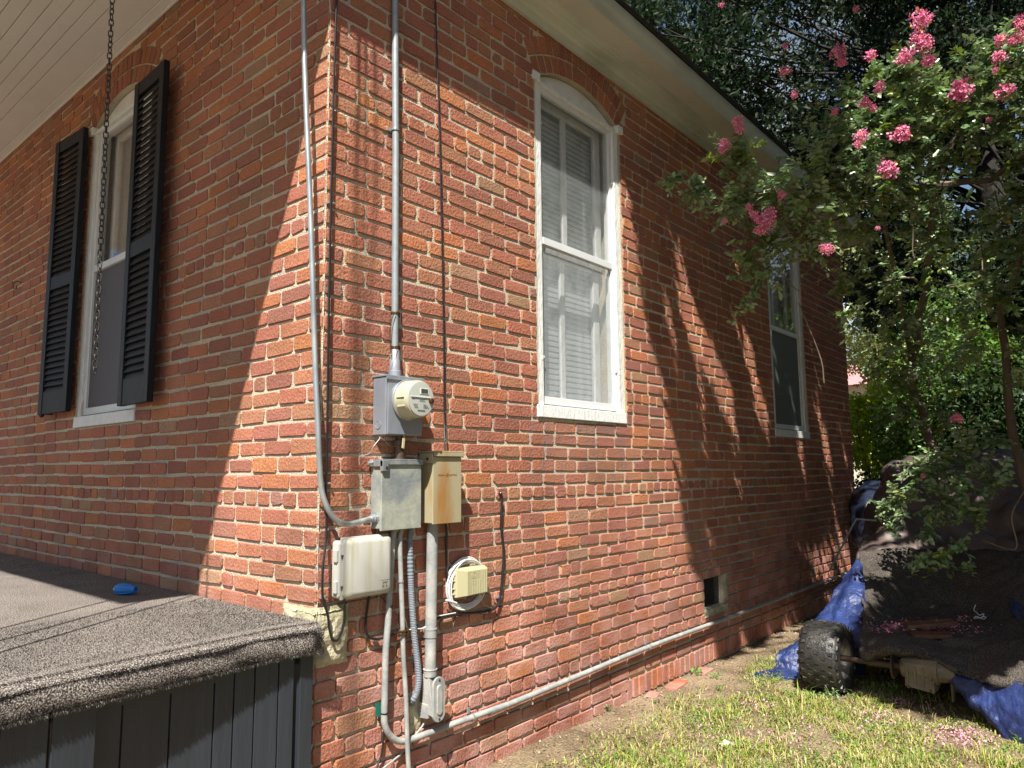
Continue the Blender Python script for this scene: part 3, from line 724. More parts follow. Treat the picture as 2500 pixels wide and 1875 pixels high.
# carpet: top sheet rolled over the side edge
ys = np.concatenate([[-.022], np.linspace(-.04, -2.35, 110)])
prof = [(-6.5, 0), (-3, 0), (-1.5, 0), (-.6, 0), (-.2, 0), (-.09, -.000), (-.05, -.002), (-.020, -.009), (-.006, -.022), (.0, -.040), (.003, -.062), (.0, -.080), (-.004, -.094), (-.012, -.092), (-.014, -.05)]
V = []; F = []
for y in ys:
    rag = .006*mn.noise(Vector((0, y*14, 2)))+.004*mn.noise(Vector((0, y*50, 2)))
    fade = max(0., min(1, (-y-.02)/.05))
    for k, (dx, dz) in enumerate(prof):
        x = lipx(y)+dx if dx > -.65 else dx
        if k < 6: x = min(x, lipx(y)+dx)
        wav = .004*mn.noise(Vector((x*2, y*3, 0))) + (.010*mn.noise(Vector((1.5, y*7, dz*12))) if k > 8 else 0)
        z = DZ+dz+wav+(rag if k in (11, 12, 13) else 0)
        V.append((x+(.006*mn.noise(Vector((3, y*6, dz*20))) if k > 7 else 0)-(1-fade)*.03*(k > 6), y, z))
n = len(prof)
for i in range(len(ys)-1):
    for k in range(n-1): F.append((i*n+k, i*n+k+1, (i+1)*n+k+1, (i+1)*n+k))
F.append(tuple(range(n)))
mb = MB(); mb.add(V, F); mb.build('carpet', M['carpet'], deck, smooth=True)
# pile: short stiff tufts over the part one sees close
NP = 52000
yy = rng.uniform(-1.25, -.03, NP); tt = rng.uniform(0, 1, NP)**1.3; lx = np.where(yy < -.18, .078-.060*(yy+.18), .078+(yy+.18)*.20)
arc = -.95*tt+.09  # >0 runs down the lip
arc = np.where(rng.random(NP) < .45, rng.uniform(0, .092, NP), arc)
px_ = np.where(arc > 0, lx-.004, lx-.05+arc); pz_ = np.where(arc > 0, DZ-.012-arc, DZ)
px_ = np.where((arc > -.06) & (arc <= 0), lx-.03+arc*.5, px_)
nx = np.where(arc > 0, 1., .0)+rng.normal(size=NP)*.5; nz = np.where(arc > 0, .2, 1.)+rng.normal(size=NP)*.3; ny = rng.normal(size=NP)*.5
hh = rng.uniform(.003, .008, NP); fr_ = (arc > .082); hh = np.where(fr_, rng.uniform(.004, .015, NP), hh); nz = np.where(fr_, -1.2, nz)
D_ = np.stack([nx, ny, nz], 1); D_ /= np.linalg.norm(D_, axis=1)[:, None]; P_ = np.stack([px_, yy, pz_], 1)
Sd = rng.normal(size=(NP, 3)); Sd /= np.linalg.norm(Sd, axis=1)[:, None]; wv = .0016
V = np.stack([P_-Sd*wv, P_+Sd*wv, P_+D_*hh[:, None]], 1).reshape(-1, 3); F = np.arange(NP*3).reshape(-1, 3)
cc = np.where(rng.random(NP)[:, None] < .5, np.array([[.13, .12, .11]]), np.array([[.022, .018, .015]]))*rng.uniform(.7, 1.3, (NP, 1))
cc = np.where((arc > -.03)[:, None] & (rng.random(NP)[:, None] < .72), np.array([[.022, .018, .015]]), cc)  # tufts on the lip mostly dark, painting in the shade on that edge
np_mesh('carpet_pile', V, F, np.repeat(cc, 3, 0), M['litter'], deck, kind='stuff')
# skirting boards
def skirt(y0, y1, x0, x1, ztop):
    b = MB(); t = .02
    b.hull([(x0-t, y0, .04), (x0, y0, .04), (x1, y1, .04), (x1-t, y1, .04)], [(x0-t, y0, ztop), (x0, y0, ztop), (x1, y1, ztop), (x1-t, y1, ztop)])
    return b.build('skirt_board', M['skirt'], deck, bevel=.0025)
edges = [-.118, -.183, -.277, -.355, -.427, -.576, -.727, -.90]
for a, b in zip(edges[:-1], edges[1:]):
    xa = .045+.075*(a+.11); xb = .045+.075*(b+.11)
    skirt(b+.0025, a-.0025, xb, xa, .862)
for a, b in ((-.835, -.96), (-.965, -1.09), (-1.095, -1.22), (-1.225, -1.36), (-1.365, -1.5)):
    skirt(b+.002, a-.002, .090, .087, .852)
pm = MB(); pm.box((-.02, -.098, .04), (.052, -.04, .845)); pm.build('corner_post', M['skirt'], deck, bevel=.003)
mb = MB(); mb.box((-6.5, -2.33, .78), (.02, -.03, .915)); mb.build('deck_frame', M['skirt'], deck)

# ------------------------------------------------ things on / over the deck
bl = flat(306, 1446, DZ+.012)
nz_ = thing('spray_nozzle', 'small blue plastic spray nozzle lying on the porch carpet', 'nozzle', (bl[0], bl[1], DZ))
ax = Vector((.86, .50, .0)).normalized(); mb = MB()
c0 = Vector((bl[0], bl[1], DZ+.026))-ax*.05
mb.lathe(c0, ax, [(0, .006), (.0, .020), (.01, .025), (.045, .027), (.075, .021), (.102, .017), (.106, .017), (.106, .010), (.096, .009)], 20); mb.build('nozzle_body', M['blue_plastic'], nz_, smooth=True)
mb = MB(); mb.tube([c0-ax*.014, c0], .007, 10); mb.build('stem', M['white_cable'], nz_)
for k in range(6):
    a = k*math.pi/3; u = ax.orthogonal().normalized(); w_ = ax.cross(u); off = (u*math.cos(a)+w_*math.sin(a))
    mb = MB(); mb.tube([c0+ax*.015+off*.025, c0+ax*.045+off*.028, c0+ax*.09+off*.020], .0025, 5); mb.build('grip_rib', M['blue_plastic'], nz_)

# swing chain hanging in front of the window
def link_mesh(L=.030, Wd=.0165, r=.0024):
    pts = []
    for k in range(14):
        a = 2*math.pi*k/14; s = math.sin(a); c = math.cos(a); pts.append((Wd/2*c, 0, (L-Wd)/2*(1 if s > 0 else -1 if s < -0 else 0)+Wd/2*s))
    mb = MB(); mb.tube(pts+[pts[0]], r, 5, cap=False)
    me = bpy.data.meshes.new('link'); me.from_pydata(mb.v, [], mb.f); me.update(); me.materials.append(M['chain'])
    me.polygons.foreach_set('use_smooth', [True]*len(me.polygons)); return me
lk = link_mesh()
yc = -.72; top = front(277, -60, yc); bot = front(231, 905, yc)
chain = thing('swing_chain', 'dark steel chain hanging from the porch ceiling in front of the window', 'chain', (bot[0], yc, bot[2]))
nl = int((4.30-bot[2])/.0245)
for k in range(nl):
    t = k/nl; z = bot[2]+.0245*k; x = bot[0]+(top[0]-bot[0])*min(1.2, (z-bot[2])/max(.01, top[2]-bot[2]))
    o = link_copy(lk, 'link', chain, (x, yc, z), (0, 0, R(45 if k % 2 else -45)+.25*math.sin(k)))
# three hanging cords farther out under the porch edge
for k, (x, y) in enumerate(((-.23, -1.80), (-.10, -1.68), (.02, -1.60))):
    mb = MB(); mb.tube([(x, y, 4.32), (x+.004, y+.003, 2.6), (x, y, .94)], .0085, 6)
    tag(mb.build('hanging_cord', M['black_cable'], loc=(x, y, .94)), ['outermost dark cord hanging from the porch ceiling outside the picture', 'middle dark cord hanging from the porch ceiling outside the picture', 'innermost dark cord hanging from the porch ceiling outside the picture'][k], 'cord', 'cords hanging under the porch edge')
# hook on the wall
h0 = front(52, 690, 0)
mb = MB(); mb.tube(smooth_path([(h0[0], .0, h0[2]), (h0[0], -.03, h0[2]+.005), (h0[0]-.01, -.05, h0[2]-.02), (h0[0]-.02, -.045, h0[2]-.05), (h0[0]-.005, -.03, h0[2]-.055), (h0[0], -.03, h0[2]-.03)], 4), .004, 6)
tag(mb.build('wall_hook', M['bronze'], loc=(h0[0], -.02, h0[2]-.05)), 'small rusty hook in the porch wall left of the shutters', 'hook')

# ================================================================== ELECTRICAL GEAR ON THE SIDE WALL
def c5(x, y): return (700+x/3.687, 600+y/3.687)
def c6(x, y): return (700+x/3.687, 1050+y/3.687)
def c7(x, y): return (700+x/3.687, 1425+y/3.687)
def wp(pts, x): return [side(a, b, x) for a, b in pts]

# --- service riser conduit
zr0 = 1.985
rs = thing('service_riser', 'thick grey metal conduit running straight up from the electric meter', 'conduit', (.02, .378, zr0))
mb = MB(); mb.tube([(.021, .380, zr0+.09), (.021, .372, 3.0), (.021, .356, 3.8), (.021, .352, 4.205)], .0165, 14); mb.build('pipe', M['galv_dull'], rs, smooth=True)
mb = MB(); mb.lathe((.021, .381, zr0-.045), (0, 0, 1), [(0, .030), (.035, .030), (.038, .026), (.085, .024), (.09, .021), (.13, .021), (.135, .0175)], 16); mb.build('hub', M['meter_box'], rs, smooth=True)
def strap(p, axis, r, parent, m=M['galv'], ear=1):
    p = Vector(p); ax = Vector(axis).normalized(); mb = MB(); mb.lathe(p-ax*.006, ax, [(0, r+.002), (0, r+.0035), (.012, r+.0035), (.012, r+.002)], 14)
    up = Vector((0, 1, 0)) if abs(ax.z) > .7 else Vector((0, 0, 1)); e = p+up*(ear*(r+.012)); q = Vector((.004, .012, .010)) if abs(ax.z) > .7 else Vector((.004, .009, .014))
    e.x = .006; mb.box(e-q, e+q); return mb.build('strap', m, parent, bevel=.0015)
strap((.021, .368, 3.13), (0, 0, 1), .0165, rs, ear=-1); strap((.021, .379, 2.245), (0, 0, 1), .0165, rs, M['bronze']); strap((.021, .380, 2.085), (0, 0, 1), .0165, rs, M['bronze'])
mb = MB(); mb.tube(smooth_path([(.042, .36, 2.245), (.035, .345, 2.2), (.03, .343, 2.14), (.03, .352, 2.04)], 5), .0022, 5)
tag(mb.build('ground_wire', M['bronze'], loc=(.03, .35, 2.04)), 'thin bronze wire hanging beside the riser above the meter', 'wire')
mb = MB(); mb.tube(smooth_path([(.045, .378, 2.08), (.05, .35, 2.06), (.04, .318, 2.02), (.03, .30, 1.99)], 5), .0011, 5)
tag(mb.build('seal_wire', M['bronze'], loc=(.04, .32, 2.0)), 'thin steel wire curling from the riser hub to the meter box lid', 'wire')

# --- meter socket with round meter
my0, my1, mz0, mz1, md = .274, .488, 1.680, 1.940, .094
ms = thing('electric_meter', 'round cream electric meter on its grey metal socket box', 'electric meter', (0, .38, mz0))
mb = MB(); mb.box((.002, my0, mz0), (md-.004, my1, mz1-.004)); mb.build('socket_box', M['meter_box'], ms, bevel=.003)
mb = MB(); mb.box((md-.006, my0+.010, mz0+.003), (md, my1-.003, mz1-.012)); mb.build('socket_cover', M['meter_box'], ms, bevel=.002)
mb = MB(); mb.hull([(.0, my0-.004, mz1-.003), (md+.006, my0-.004, mz1-.003), (md+.006, my1+.004, mz1-.003), (0, my1+.004, mz1-.003)], [(.0, my0-.004, mz1+.007), (md+.005, my0-.004, mz1+.004), (md+.005, my1+.004, mz1+.004), (0, my1+.004, mz1+.007)])
mb.box((md+.001, my0-.003, mz1-.016), (md+.006, my1+.003, mz1-.003)); mb.build('lid', M['meter_box'], ms, bevel=.0015)
mb = MB(); mb.lathe((.04, my0-.0005, mz0+.045), (0, -1, 0), [(0, .019), (.0018, .019), (.0018, .016), (.0008, .0155)], 20); mb.build('knockout', M['meter_box'], ms)
mc = Vector((0, .393, 1.838))
mb = MB(); mb.lathe(mc+Vector((md, 0, 0)), (1, 0, 0), [(0, .091), (.008, .093), (.012, .091), (.014, .086)], 40); mb.build('meter_ring', M['galv'], ms, smooth=True)
mb = MB(); mb.lathe(mc+Vector((md+.012, 0, 0)), (1, 0, 0), [(0, .086), (.05, .084), (.07, .083), (.076, .080), (.078, .074)], 40); mt = mb.build('meter_cover', M['meter_glass'], ms, smooth=True)
mb = MB(); mb.lathe(mc+Vector((md+.089, 0, 0)), (1, 0, 0), [(0, .076), (.005, .0755), (.0055, .072)], 40); mb.build('meter_face', M['meter_face'], ms, smooth=True)
fx = md+.0955
def face_box(y, z, w, h, name, m, t=.0012):
    b = MB(); b.box((fx, mc.y+y, mc.z+z), (fx+t, mc.y+y+w, mc.z+z+h)); return b.build(name, m, ms)
face_box(-.008, .022, .050, .026, 'display_frame', M['white_paint']); face_box(-.003, .0255, .040, .019, 'display', M['lcd'], .0022)
face_box(-.062, .006, .118, .0035, 'face_bar', M['white_paint'], .003)
mb = MB(); mb.box((fx, mc.y-.06, mc.z-.055), (fx+.0006, mc.y+.05, mc.z+.004)) if 0 else None
pr = MB()
for (y, z, w) in ((-.010, -.006, .030), (-.010, -.0115, .036), (-.055, -.003, .018), (-.048, -.026, .028), (-.045, -.031, .022), (-.042, -.036, .022), (-.040, -.041, .022), (.012, -.026, .016), (.012, -.031, .024), (.012, -.036, .028), (.012, -.041, .030)):
    x = y
    while x < y+w-.001:
        l_ = rr.uniform(.0015, .004); pr.box((fx, mc.y+x, mc.z+z), (fx+.0004, mc.y+x+l_, mc.z+z+.0016)); x += l_+.001
x = -.022
while x < .022: l_ = rr.choice([.0007, .0012]); pr.box((fx, mc.y+x, mc.z-.055), (fx+.0004, mc.y+x+l_, mc.z-.0495)); x += l_+.0009
pr.build('face_print', M['ink'], ms)['kind'] = 'stuff'
mb = MB(); mb.lathe((fx, mc.y+.056, mc.z-.006), (1, 0, 0), [(0, .013), (.010, .012), (.012, .009)], 16); mb.build('optical_port', M['bronze'], ms, smooth=True)
for a, l_ in ((.004, .004), (-.028, .008)):
    b = MB(); yy_ = mc.y-math.sqrt(.0845**2-a*a); b.box((md+.028, yy_-.0022, mc.z+a-l_), (md+.075, yy_+.004, mc.z+a)); b.build('cover_slot', M['lcd'] if l_ < .005 else M['meter_glass'], ms)
mb = MB(); p = side(*c6(1060, 45), .085); mb.tube([(.08, p[1], mz0+.002), (.085, p[1], mz0-.014)], .003, 6); q = side(*c6(1048, 120), .09)
mb.hull([(.088, q[1]-.008, q[2]-.02), (.094, q[1]-.008, q[2]-.02), (.094, q[1]+.004, q[2]-.024), (.088, q[1]+.004, q[2]-.024)], [(.088, q[1]-.003, q[2]+.024), (.094, q[1]-.003, q[2]+.024), (.094, q[1]+.009, q[2]+.020), (.088, q[1]+.009, q[2]+.020)])
mb.build('seal_tag', M['cream'], ms, bevel=.001)
# nipple between the two boxes
mb = MB(); mb.lathe((.045, .392, 1.574), (0, 0, 1), [(0, .032), (.006, .032), (.006, .024), (.026, .024), (.028, .02), (.06, .02), (.062, .027), (.085, .027), (.088, .018), (.107, .018)], 18)
tag(mb.build('conduit_nipple', M['grease'], loc=(.045, .392, 1.574), smooth=True), 'short dark threaded pipe joining the meter socket to the grey box below', 'pipe fitting')
mb = MB(); mb.tube(smooth_path([(.05, .275, 1.672), (.065, .262, 1.662), (.06, .235, 1.630), (.045, .225, 1.60), (.03, .205, 1.59), (.02, .19, 1.585), (.02, .19, 1.55)], 5), .0022, 5); mb.tube(smooth_path([(.05, .275, 1.672), (.065, .29, 1.655), (.06, .32, 1.635), (.05, .37, 1.63)], 5), .0008, 4)
tag(mb.build('loose_wire', M['wire'], loc=(.03, .22, 1.6)), 'loose grey wire end left of the gap between meter socket and grey box', 'wire')

# --- grey disconnect box
gy0, gy1, gz0, gz1, gd = .268, .492, 1.266, 1.572, .082
gb = thing('disconnect_box', 'weathered grey disconnect box under the electric meter', 'electrical box', (0, .38, gz0))
mb = MB(); mb.box((.002, gy0, gz0+.008), (gd-.008, gy1, gz1-.004)); mb.build('enclosure', M['grey_box'], gb, bevel=.003)
mb = MB(); mb.box((gd-.012, gy0-.004, gz0), (gd, gy1+.002, gz1-.014)); mb.build('cover', M['grey_box'], gb, bevel=.0025)
mb = MB(); mb.box((.0, gy0-.006, gz1-.006), (gd+.008, gy1+.006, gz1+.002)); mb.box((gd+.003, gy0-.006, gz1-.022), (gd+.008, gy1+.006, gz1-.006)); mb.build('lid', M['galv'], gb, bevel=.0015)
mb = MB(); mb.box((.030, gy0-.010, gz1-.030), (gd+.012, gy0-.004, gz1-.004)); mb.box((gd-.005, gy0-.010, gz1-.050), (gd+.012, gy0-.004, gz1-.004)); mb.box((gd+.008, gy0-.010, gz1-.05), (gd+.013, gy0+.022, gz1-.004)); mb.build('hinge_bracket', M['galv'], gb, bevel=.0015)
mb = MB(); mb.lathe((gd+.012, gy0+.011, gz1-.034), (1, 0, 0), [(0, .006), (.004, .006), (.005, .003)], 10); mb.build('bolt', M['bronze'], gb)
mb = MB(); mb.lathe((.012, gy0-.010, gz1-.018), (1, 0, 0), [(-.004, .014), (.012, .014), (.016, .007)], 12); mb.build('mount_screw', M['galv'], gb)
# --- rust-stained beige box
ry0, ry1, rz0, rz1, rd = .548, .728, 1.278, 1.612, .105
rbx = thing('rusty_box', 'rust-stained beige electrical box right of the grey disconnect box', 'electrical box', (0, .64, rz0))
mb = MB(); mb.box((.002, ry0, rz0+.004), (rd-.006, ry1, rz1-.005)); mb.build('enclosure', M['tan_box'], rbx, bevel=.003)
mb = MB(); mb.box((rd-.008, ry0-.003, rz0), (rd, ry1+.002, rz1-.026)); mb.build('cover', M['tan_box'], rbx, bevel=.002)
mb = MB(); mb.box((0, ry0-.004, rz1-.006), (rd+.010, ry1+.010, rz1+.001)); mb.box((rd+.005, ry0-.004, rz1-.024), (rd+.010, ry1+.010, rz1-.006)); mb.build('lid', M['tan_box'], rbx, bevel=.0015)
mb = MB(); mb.box((.02, ry0-.010, rz1-.055), (rd+.002, ry0-.004, rz1-.010)); mb.build('hinge_bracket', M['tan_box'], rbx, bevel=.0015)
mb = MB(); mb.lathe((rd-.03, ry0-.010, rz1-.035), (0, -1, 0), [(0, .007), (.004, .006)], 10); mb.build('screw', M['bronze'], rbx)
def text_on(s, size, y, z, x, m, parent, name, sy=1.):
    cu = bpy.data.curves.new(name, 'FONT'); cu.body = s; cu.size = size; cu.extrude = .0003; cu.align_x = 'CENTER'
    t = bpy.data.objects.new('t', cu); COL.objects.link(t); bpy.context.view_layer.update()
    me = bpy.data.meshes.new_from_object(t.evaluated_get(bpy.context.evaluated_depsgraph_get())); bpy.data.objects.remove(t)
    me.materials.clear(); me.materials.append(m); o = bpy.data.objects.new(name, me); COL.objects.link(o); o.parent = parent
    o.location = Vector((x, y, z))-rootloc(parent); o.rotation_euler = (R(90), 0, R(90)); o.scale = (1, sy, 1); return o
text_on('GENERAL', .0115, .601, 1.498, rd+.0005, M['rustink'], rbx, 'lettering'); text_on('ELECTRIC', .0115, .674, 1.498, rd+.0005, M['rustink'], rbx, 'lettering')
mb = MB(); mb.lathe((rd, .637, 1.502), (1, 0, 0), [(0, .0085), (.0007, .0085), (.0007, .0055), (.0002, .0055), (.0002, .003), (.0008, .003)], 14); mb.build('round_emblem', M['rustink'], rbx)

# --- white telecom box
wb = thing('telecom_box', 'white mildewed plastic telecom box left of the conduits', 'telecom box', (0, .2, 1.0))
wy0, wy1, wz0, wz1, wdp = .092, .335, 1.000, 1.246, .082
mb = MB(); mb.rbox((.003, wy0-.018, wz0+.002), (.045, wy1-.012, wz1-.010), .014); mb.build('back_shell', M['white_box'], wb, smooth=True)
mb = MB(); mb.rbox((.040, wy0, wz0), (wdp, wy1, wz1), .024, 4); cv = mb.build('cover', M['white_box'], wb, smooth=True)
mb = MB(); mb.rbox((.036, wy0-.004, wz0-.004), (.046, wy1+.004, wz1+.004), .004, 4); mb.build('rim', M['white_box'], wb, smooth=True)
for z in (wz0+.025, wz0+.15):
    mb = MB(); mb.box((.018, wy0-.026, z), (.040, wy0-.004, z+.050)); mb.build('latch', M['white_box'], wb, bevel=.003)
    mb = MB(); mb.hull([(.040, wy0-.006, z+.030), (.056, wy0-.006, z+.030), (.050, wy0-.006, z+.012)], [(.040, wy0-.001, z+.030), (.056, wy0-.001, z+.030), (.050, wy0-.001, z+.012)]); mb.build('latch_notch', M['lcd'], wb)
lm_ = MB(); ly, lz = .288, 1.036
lm_.box((wdp-.0005, ly-.022, lz+.024), (wdp+.0006, ly+.030, lz+.0248))
for (a, b, c_, d) in ((-.012, .008, -.006, .018), (-.006, .018, .0, .012), (.0, .012, .004, .018), (.004, .018, .008, .010), (.008, .010, .013, .019), (-.012, -.008, -.011, .004), (-.011, .002, -.005, .0), (-.005, .0, -.009, -.004), (.006, -.003, .010, .004), (.010, .004, .011, -.005)):
    lm_.tube([(wdp+.0004, ly+a, lz+b), (wdp+.0004, ly+c_, lz+d)], .0011, 4)
lm_.build('printed_mark', M['ink'], wb)

# --- small cream box with the white cable coil
yb = thing('junction_box', 'small ribbed cream junction box circled by white cable', 'junction box', (0, .86, .915))
y0_, y1_, z0_, z1_ = .757, .965, .916, 1.052
mb = MB(); mb.rbox((.003, y0_, z0_), (.038, y1_, z1_), .006); mb.build('back_shell', M['cream'], yb, smooth=True)
mb = MB(); fl = lambda x, i: [(x, y0_+i*1.0, z0_+i*.3), (x, y1_-i*.25, z0_+i*.3), (x, y1_-i*.25, z1_-i*.6), (x, y0_+i*1., z1_-i*.6)]
mb.hull(fl(.034, .0), fl(.046, .006)); mb.hull([(.046, y0_+.006, z0_+.002), (.046, y1_-.002, z0_+.002), (.046, y1_-.002, z1_-.004), (.046, y0_+.006, z1_-.004)], [(.068, y0_+.055, z0_+.006), (.066, y1_-.008, z0_+.006), (.066, y1_-.008, z1_-.014), (.068, y0_+.055, z1_-.014)])
mb.build('cover', M['cream'], yb, bevel=.002)
for k in range(9):
    b = MB(); y = y0_+.088+k*.0125; b.box((.0655, y, z0_+.010), (.0688, y+.005, z1_-.018 if k > 4 else z0_+.075)); b.build('rib', M['cream'], yb)
mb = MB(); mb.lathe((.0665, y0_+.098, z1_-.036), (1, 0, 0), [(0, .016), (.002, .016), (.002, .013), (.0, .013), (0, .007), (.002, .007), (.002, .004), (0, .004)], 18)
for k in range(3):
    mb.box((.066, y0_+.080+k*.012, z1_-.066), (.0682, y0_+.087+k*.012, z1_-.058)); mb.box((.066, y0_+.080+k*.012, z1_-.080), (.0682, y0_+.087+k*.012, z1_-.072))
mb.build('moulded_mark', M['cream'], yb)
for z in (z0_+.015, z0_+.040, z0_+.078, z0_+.105):
    b = MB(); b.hull([(.02, y0_-.018, z), (.028, y0_-.018, z), (.042, y0_+.008, z), (.02, y0_+.008, z)], [(.02, y0_-.018, z+.006), (.028, y0_-.018, z+.006), (.042, y0_+.008, z+.006), (.02, y0_+.008, z+.006)]); b.build('clip', M['cream'], yb)
mb = MB(); rc_ = random.Random(5)
for k in range(8):
    cy, cz = .850+rc_.uniform(-.008, .008), .975+rc_.uniform(-.008, .006); ra, rb_ = .128+rc_.uniform(-.014, .006), .112+rc_.uniform(-.012, .010); x = .012+k*.0028; P = []
    for i in range(41):
        a = 2*math.pi*i/40; P.append((x+.006*math.sin(a*1+k), cy+ra*math.cos(a)+.0*math.sin(2*a), cz+rb_*math.sin(a)-.012*(math.sin(a) < 0)*math.cos(a)**2))
    mb.tube(P, .0034, 6, cap=False)
mb.tube(smooth_path([side(*c7(1430, 150), .02), side(*c7(1470, 155), .03), side(*c7(1530, 175), .03)], 5), .005, 6)
tag(mb.build('cable_coil', M['white_cable'], loc=(.02, .85, .86), smooth=True), 'coil of white cable looped round the cream junction box', 'cable')
mb = MB(); mb.tube(smooth_path(wp([c7(1650, 90), c7(1680, 110), c7(1770, 100)], .03)+wp([c7(1755, 130), c7(1780, 190), c7(1850, 220)], .02), 5), .0016, 5)
tag(mb.build('thin_wire', M['wire'], loc=(.02, .95, .85)), 'thin pale wire drooping below the cream junction box', 'wire')

# --- conduit at the corner that bends into the grey box
pts = [front(741, -30, -.085), front(742, 60, -.08), front(745, 200, -.075), front(757, 500, -.06), front(764, 700, -.05), front(770, 900, -.035)]
pts += [side(777, 1060, .03), side(780, 1130, .03), side(785, 1195, .03), side(797, 1235, .035), side(815, 1265, .038), side(840, 1279, .040), side(870, 1276, .040), side(905, 1266, .040), (.040, gy0+.004, side(908, 1265, .04)[2])]
cc_ = thing('corner_conduit', 'slim galvanised conduit down the house corner bending into the grey disconnect box', 'conduit', (0, .0, 1.30))
mb = MB(); mb.tube(smooth_path(pts, 5), .0118, 12); mb.build('pipe', M['galv'], cc_, smooth=True)
zc_ = side(908, 1265, .04)[2]
mb = MB(); mb.lathe((.040, gy0+.002, zc_), (0, -1, 0), [(0, .024), (.006, .024), (.006, .019), (.016, .019), (.018, .015), (.030, .015)], 12); mb.build('connector', M['galv'], cc_)
# --- black cables
def cable(name, pts, r, label, cat='cable', m='black_cable', k=6, nn=7, straps=(), group=None):
    P = smooth_path(pts, k); lo = min(P, key=lambda p: p[2])
    root = thing(name, label, cat, lo, group)
    mb = MB(); mb.tube(P, r, nn); mb.build('run', M[m], root, smooth=True)
    for q in straps:
        b = MB(); b.box(Vector(q)-Vector((.012, r+.008, .005)), Vector(q)+Vector((.0+r*.6, r+.003, .005))); b.lathe(Vector(q)+Vector((.004, .012, 0)), (1, 0, 0), [(0, .005), (.006, .004)], 8); b.build('staple', M['wire'], root)
    return root
cable('coax_cable', wp([(824, -60), (822, 0), (816, 180), (808, 495), (804, 700), (802, 800), (799, 1060), (796, 1185), (797, 1300)], .018)+wp([(789, 1380), (787, 1440), (790, 1470), (800, 1500), (804, 1535), (812, 1562), (826, 1560), (838, 1530), (841, 1500), (840, 1462)], .045),
      .0052, 'black cable down the house corner, stapled beside the pale corner block', straps=[side(808, 495, .012), side(798, 1180, .012), side(789, 1458, .012), side(797, 1545, .012)])
cable('drop_cable', wp([(1061, -60), (1063, 0), (1069, 200), (1075, 400), (1083, 800), (1085, 1000)], .014)+[(.05, side(1086, 1085, .05)[1], 1.66), (.06, side(1086, 1092, .06)[1], 1.612)], .0042, 'thin black cable running down the middle of the wall into the rusty box')
cable('feed_cable', [(.03, .66, 1.28)]+wp([c6(1435, 860), c6(1437, 1100), c6(1445, 1350), c6(1470, 1500), c7(1500, 185)], .02), .0062, 'black cable dropping from the rusty box behind the white coil')
cable('wall_cable', [side(*c6(1915, 562), -.01)]+wp([c6(1925, 565), c6(1938, 620), c6(1934, 700), c6(1928, 850), c6(1945, 1000), c6(1952, 1150), c6(1940, 1300), c6(1930, 1430), c7(1912, 160), c7(1880, 215), c7(1800, 250), c7(1600, 268), c7(1480, 285), c7(1340, 318)], .018),
      .0068, 'black cable from a hole in the bricks curving right of the cream box', straps=[side(*c7(1910, 120), .014), side(*c7(1776, 262), .014)])
cable('ground_cable', wp([c7(1345, 318), c7(1200, 385), c7(1060, 420), c7(960, 455), c7(860, 490), c7(800, 497), c7(740, 478), c7(712, 410), c7(715, 300), c7(728, 200), c7(742, 112)], .02), .0058, 'black cable looping under the white telecom box behind the conduits', straps=[side(*c7(810, 508), .014)])
cable('white_lead', wp([c7(1520, 262), c7(1400, 285), c7(1340, 300), c7(1240, 395), c7(1150, 405), c7(1090, 410), c7(1075, 350), c7(1062, 310)], .034), .0024, 'thin white wire strung between the conduits under the cream box', m='white_cable')
cable('black_lead', wp([(918, 1455), c7(850, 120), c7(890, 170), c7(900, 210)], .03), .0024, 'thin black lead arching from under the telecom box to the left conduit')
cable('stray_cable', wp([c7(875, 1320), c7(868, 1420), c7(850, 1550), c7(800, 1680), c7(780, 1760)], .012), .0045, 'black cable hanging behind the long conduit near the ground')
cable('pale_stray_cable', wp([c7(1255, 1215), c7(1215, 1290), c7(1150, 1370), c7(1050, 1510), c7(960, 1590), c7(860, 1670), c7(800, 1740)], .016), .0042, 'pale grey cable slanting down from the conduit fitting behind the pipes', m='pvc')

# --- conduits below the boxes
def conduit(name, pts, r, label, m='pvc', k=6, nn=14):
    P = smooth_path(pts, k); lo = min(P, key=lambda p: p[2]); root = thing(name, label, 'conduit', lo)
    mb = MB(); mb.tube(P, r, nn); mb.build('pipe', M[m], root, smooth=True); return root
far = [side(1200, 1737, .032), side(1400, 1655, .032), side(1590, 1577, .03), side(1800, 1500, .03), side(1985, 1431, .03)]
lc = conduit('long_conduit', [(.040, .385, 1.268)]+wp([c6(958, 960), c7(925, 60), c7(912, 350), c7(892, 600), c7(885, 900), c7(878, 1180), c7(882, 1260), c7(905, 1330), c7(945, 1382), c7(1000, 1415), c7(1070, 1415), c7(1150, 1392), c7(1400, 1300), c7(1700, 1192), c7(2000, 1085)], .034)+far+[(.03, 6.9, .36), (.03, 7.48, .37)], .0145,
             'grey conduit bending at the bottom and running the whole length of the wall', 'pvc')
for q in (c7(1672, 1205), (1585, 1580)):
    strap(side(*q, .033), (0, 1, -.02), .0145, lc)
mb = MB(); p = side(*c7(925, 205), .034); mb.lathe((.034, p[1], p[2]-.004), (0, 0, 1), [(0, .0165), (.008, .0165)], 12); mb.build('tie', M['black_cable'], lc)
mb = MB(); p = side(*c7(880, 1165), .034); mb.lathe((.034, p[1], p[2]-.003), (0, 0, 1), [(0, .0165), (.006, .0165)], 12); mb.build('tie', M['black_cable'], lc)
mb = MB(); mb.hull([(.012, p[1]-.028, p[2]-.01), (.012, p[1]-.004, p[2]-.02), (.013, p[1]-.004, p[2]-.02), (.013, p[1]-.028, p[2]-.01)], [(.012, p[1]-.034, p[2]+.045), (.012, p[1]-.002, p[2]+.04), (.013, p[1]-.002, p[2]+.04), (.013, p[1]-.034, p[2]+.045)])
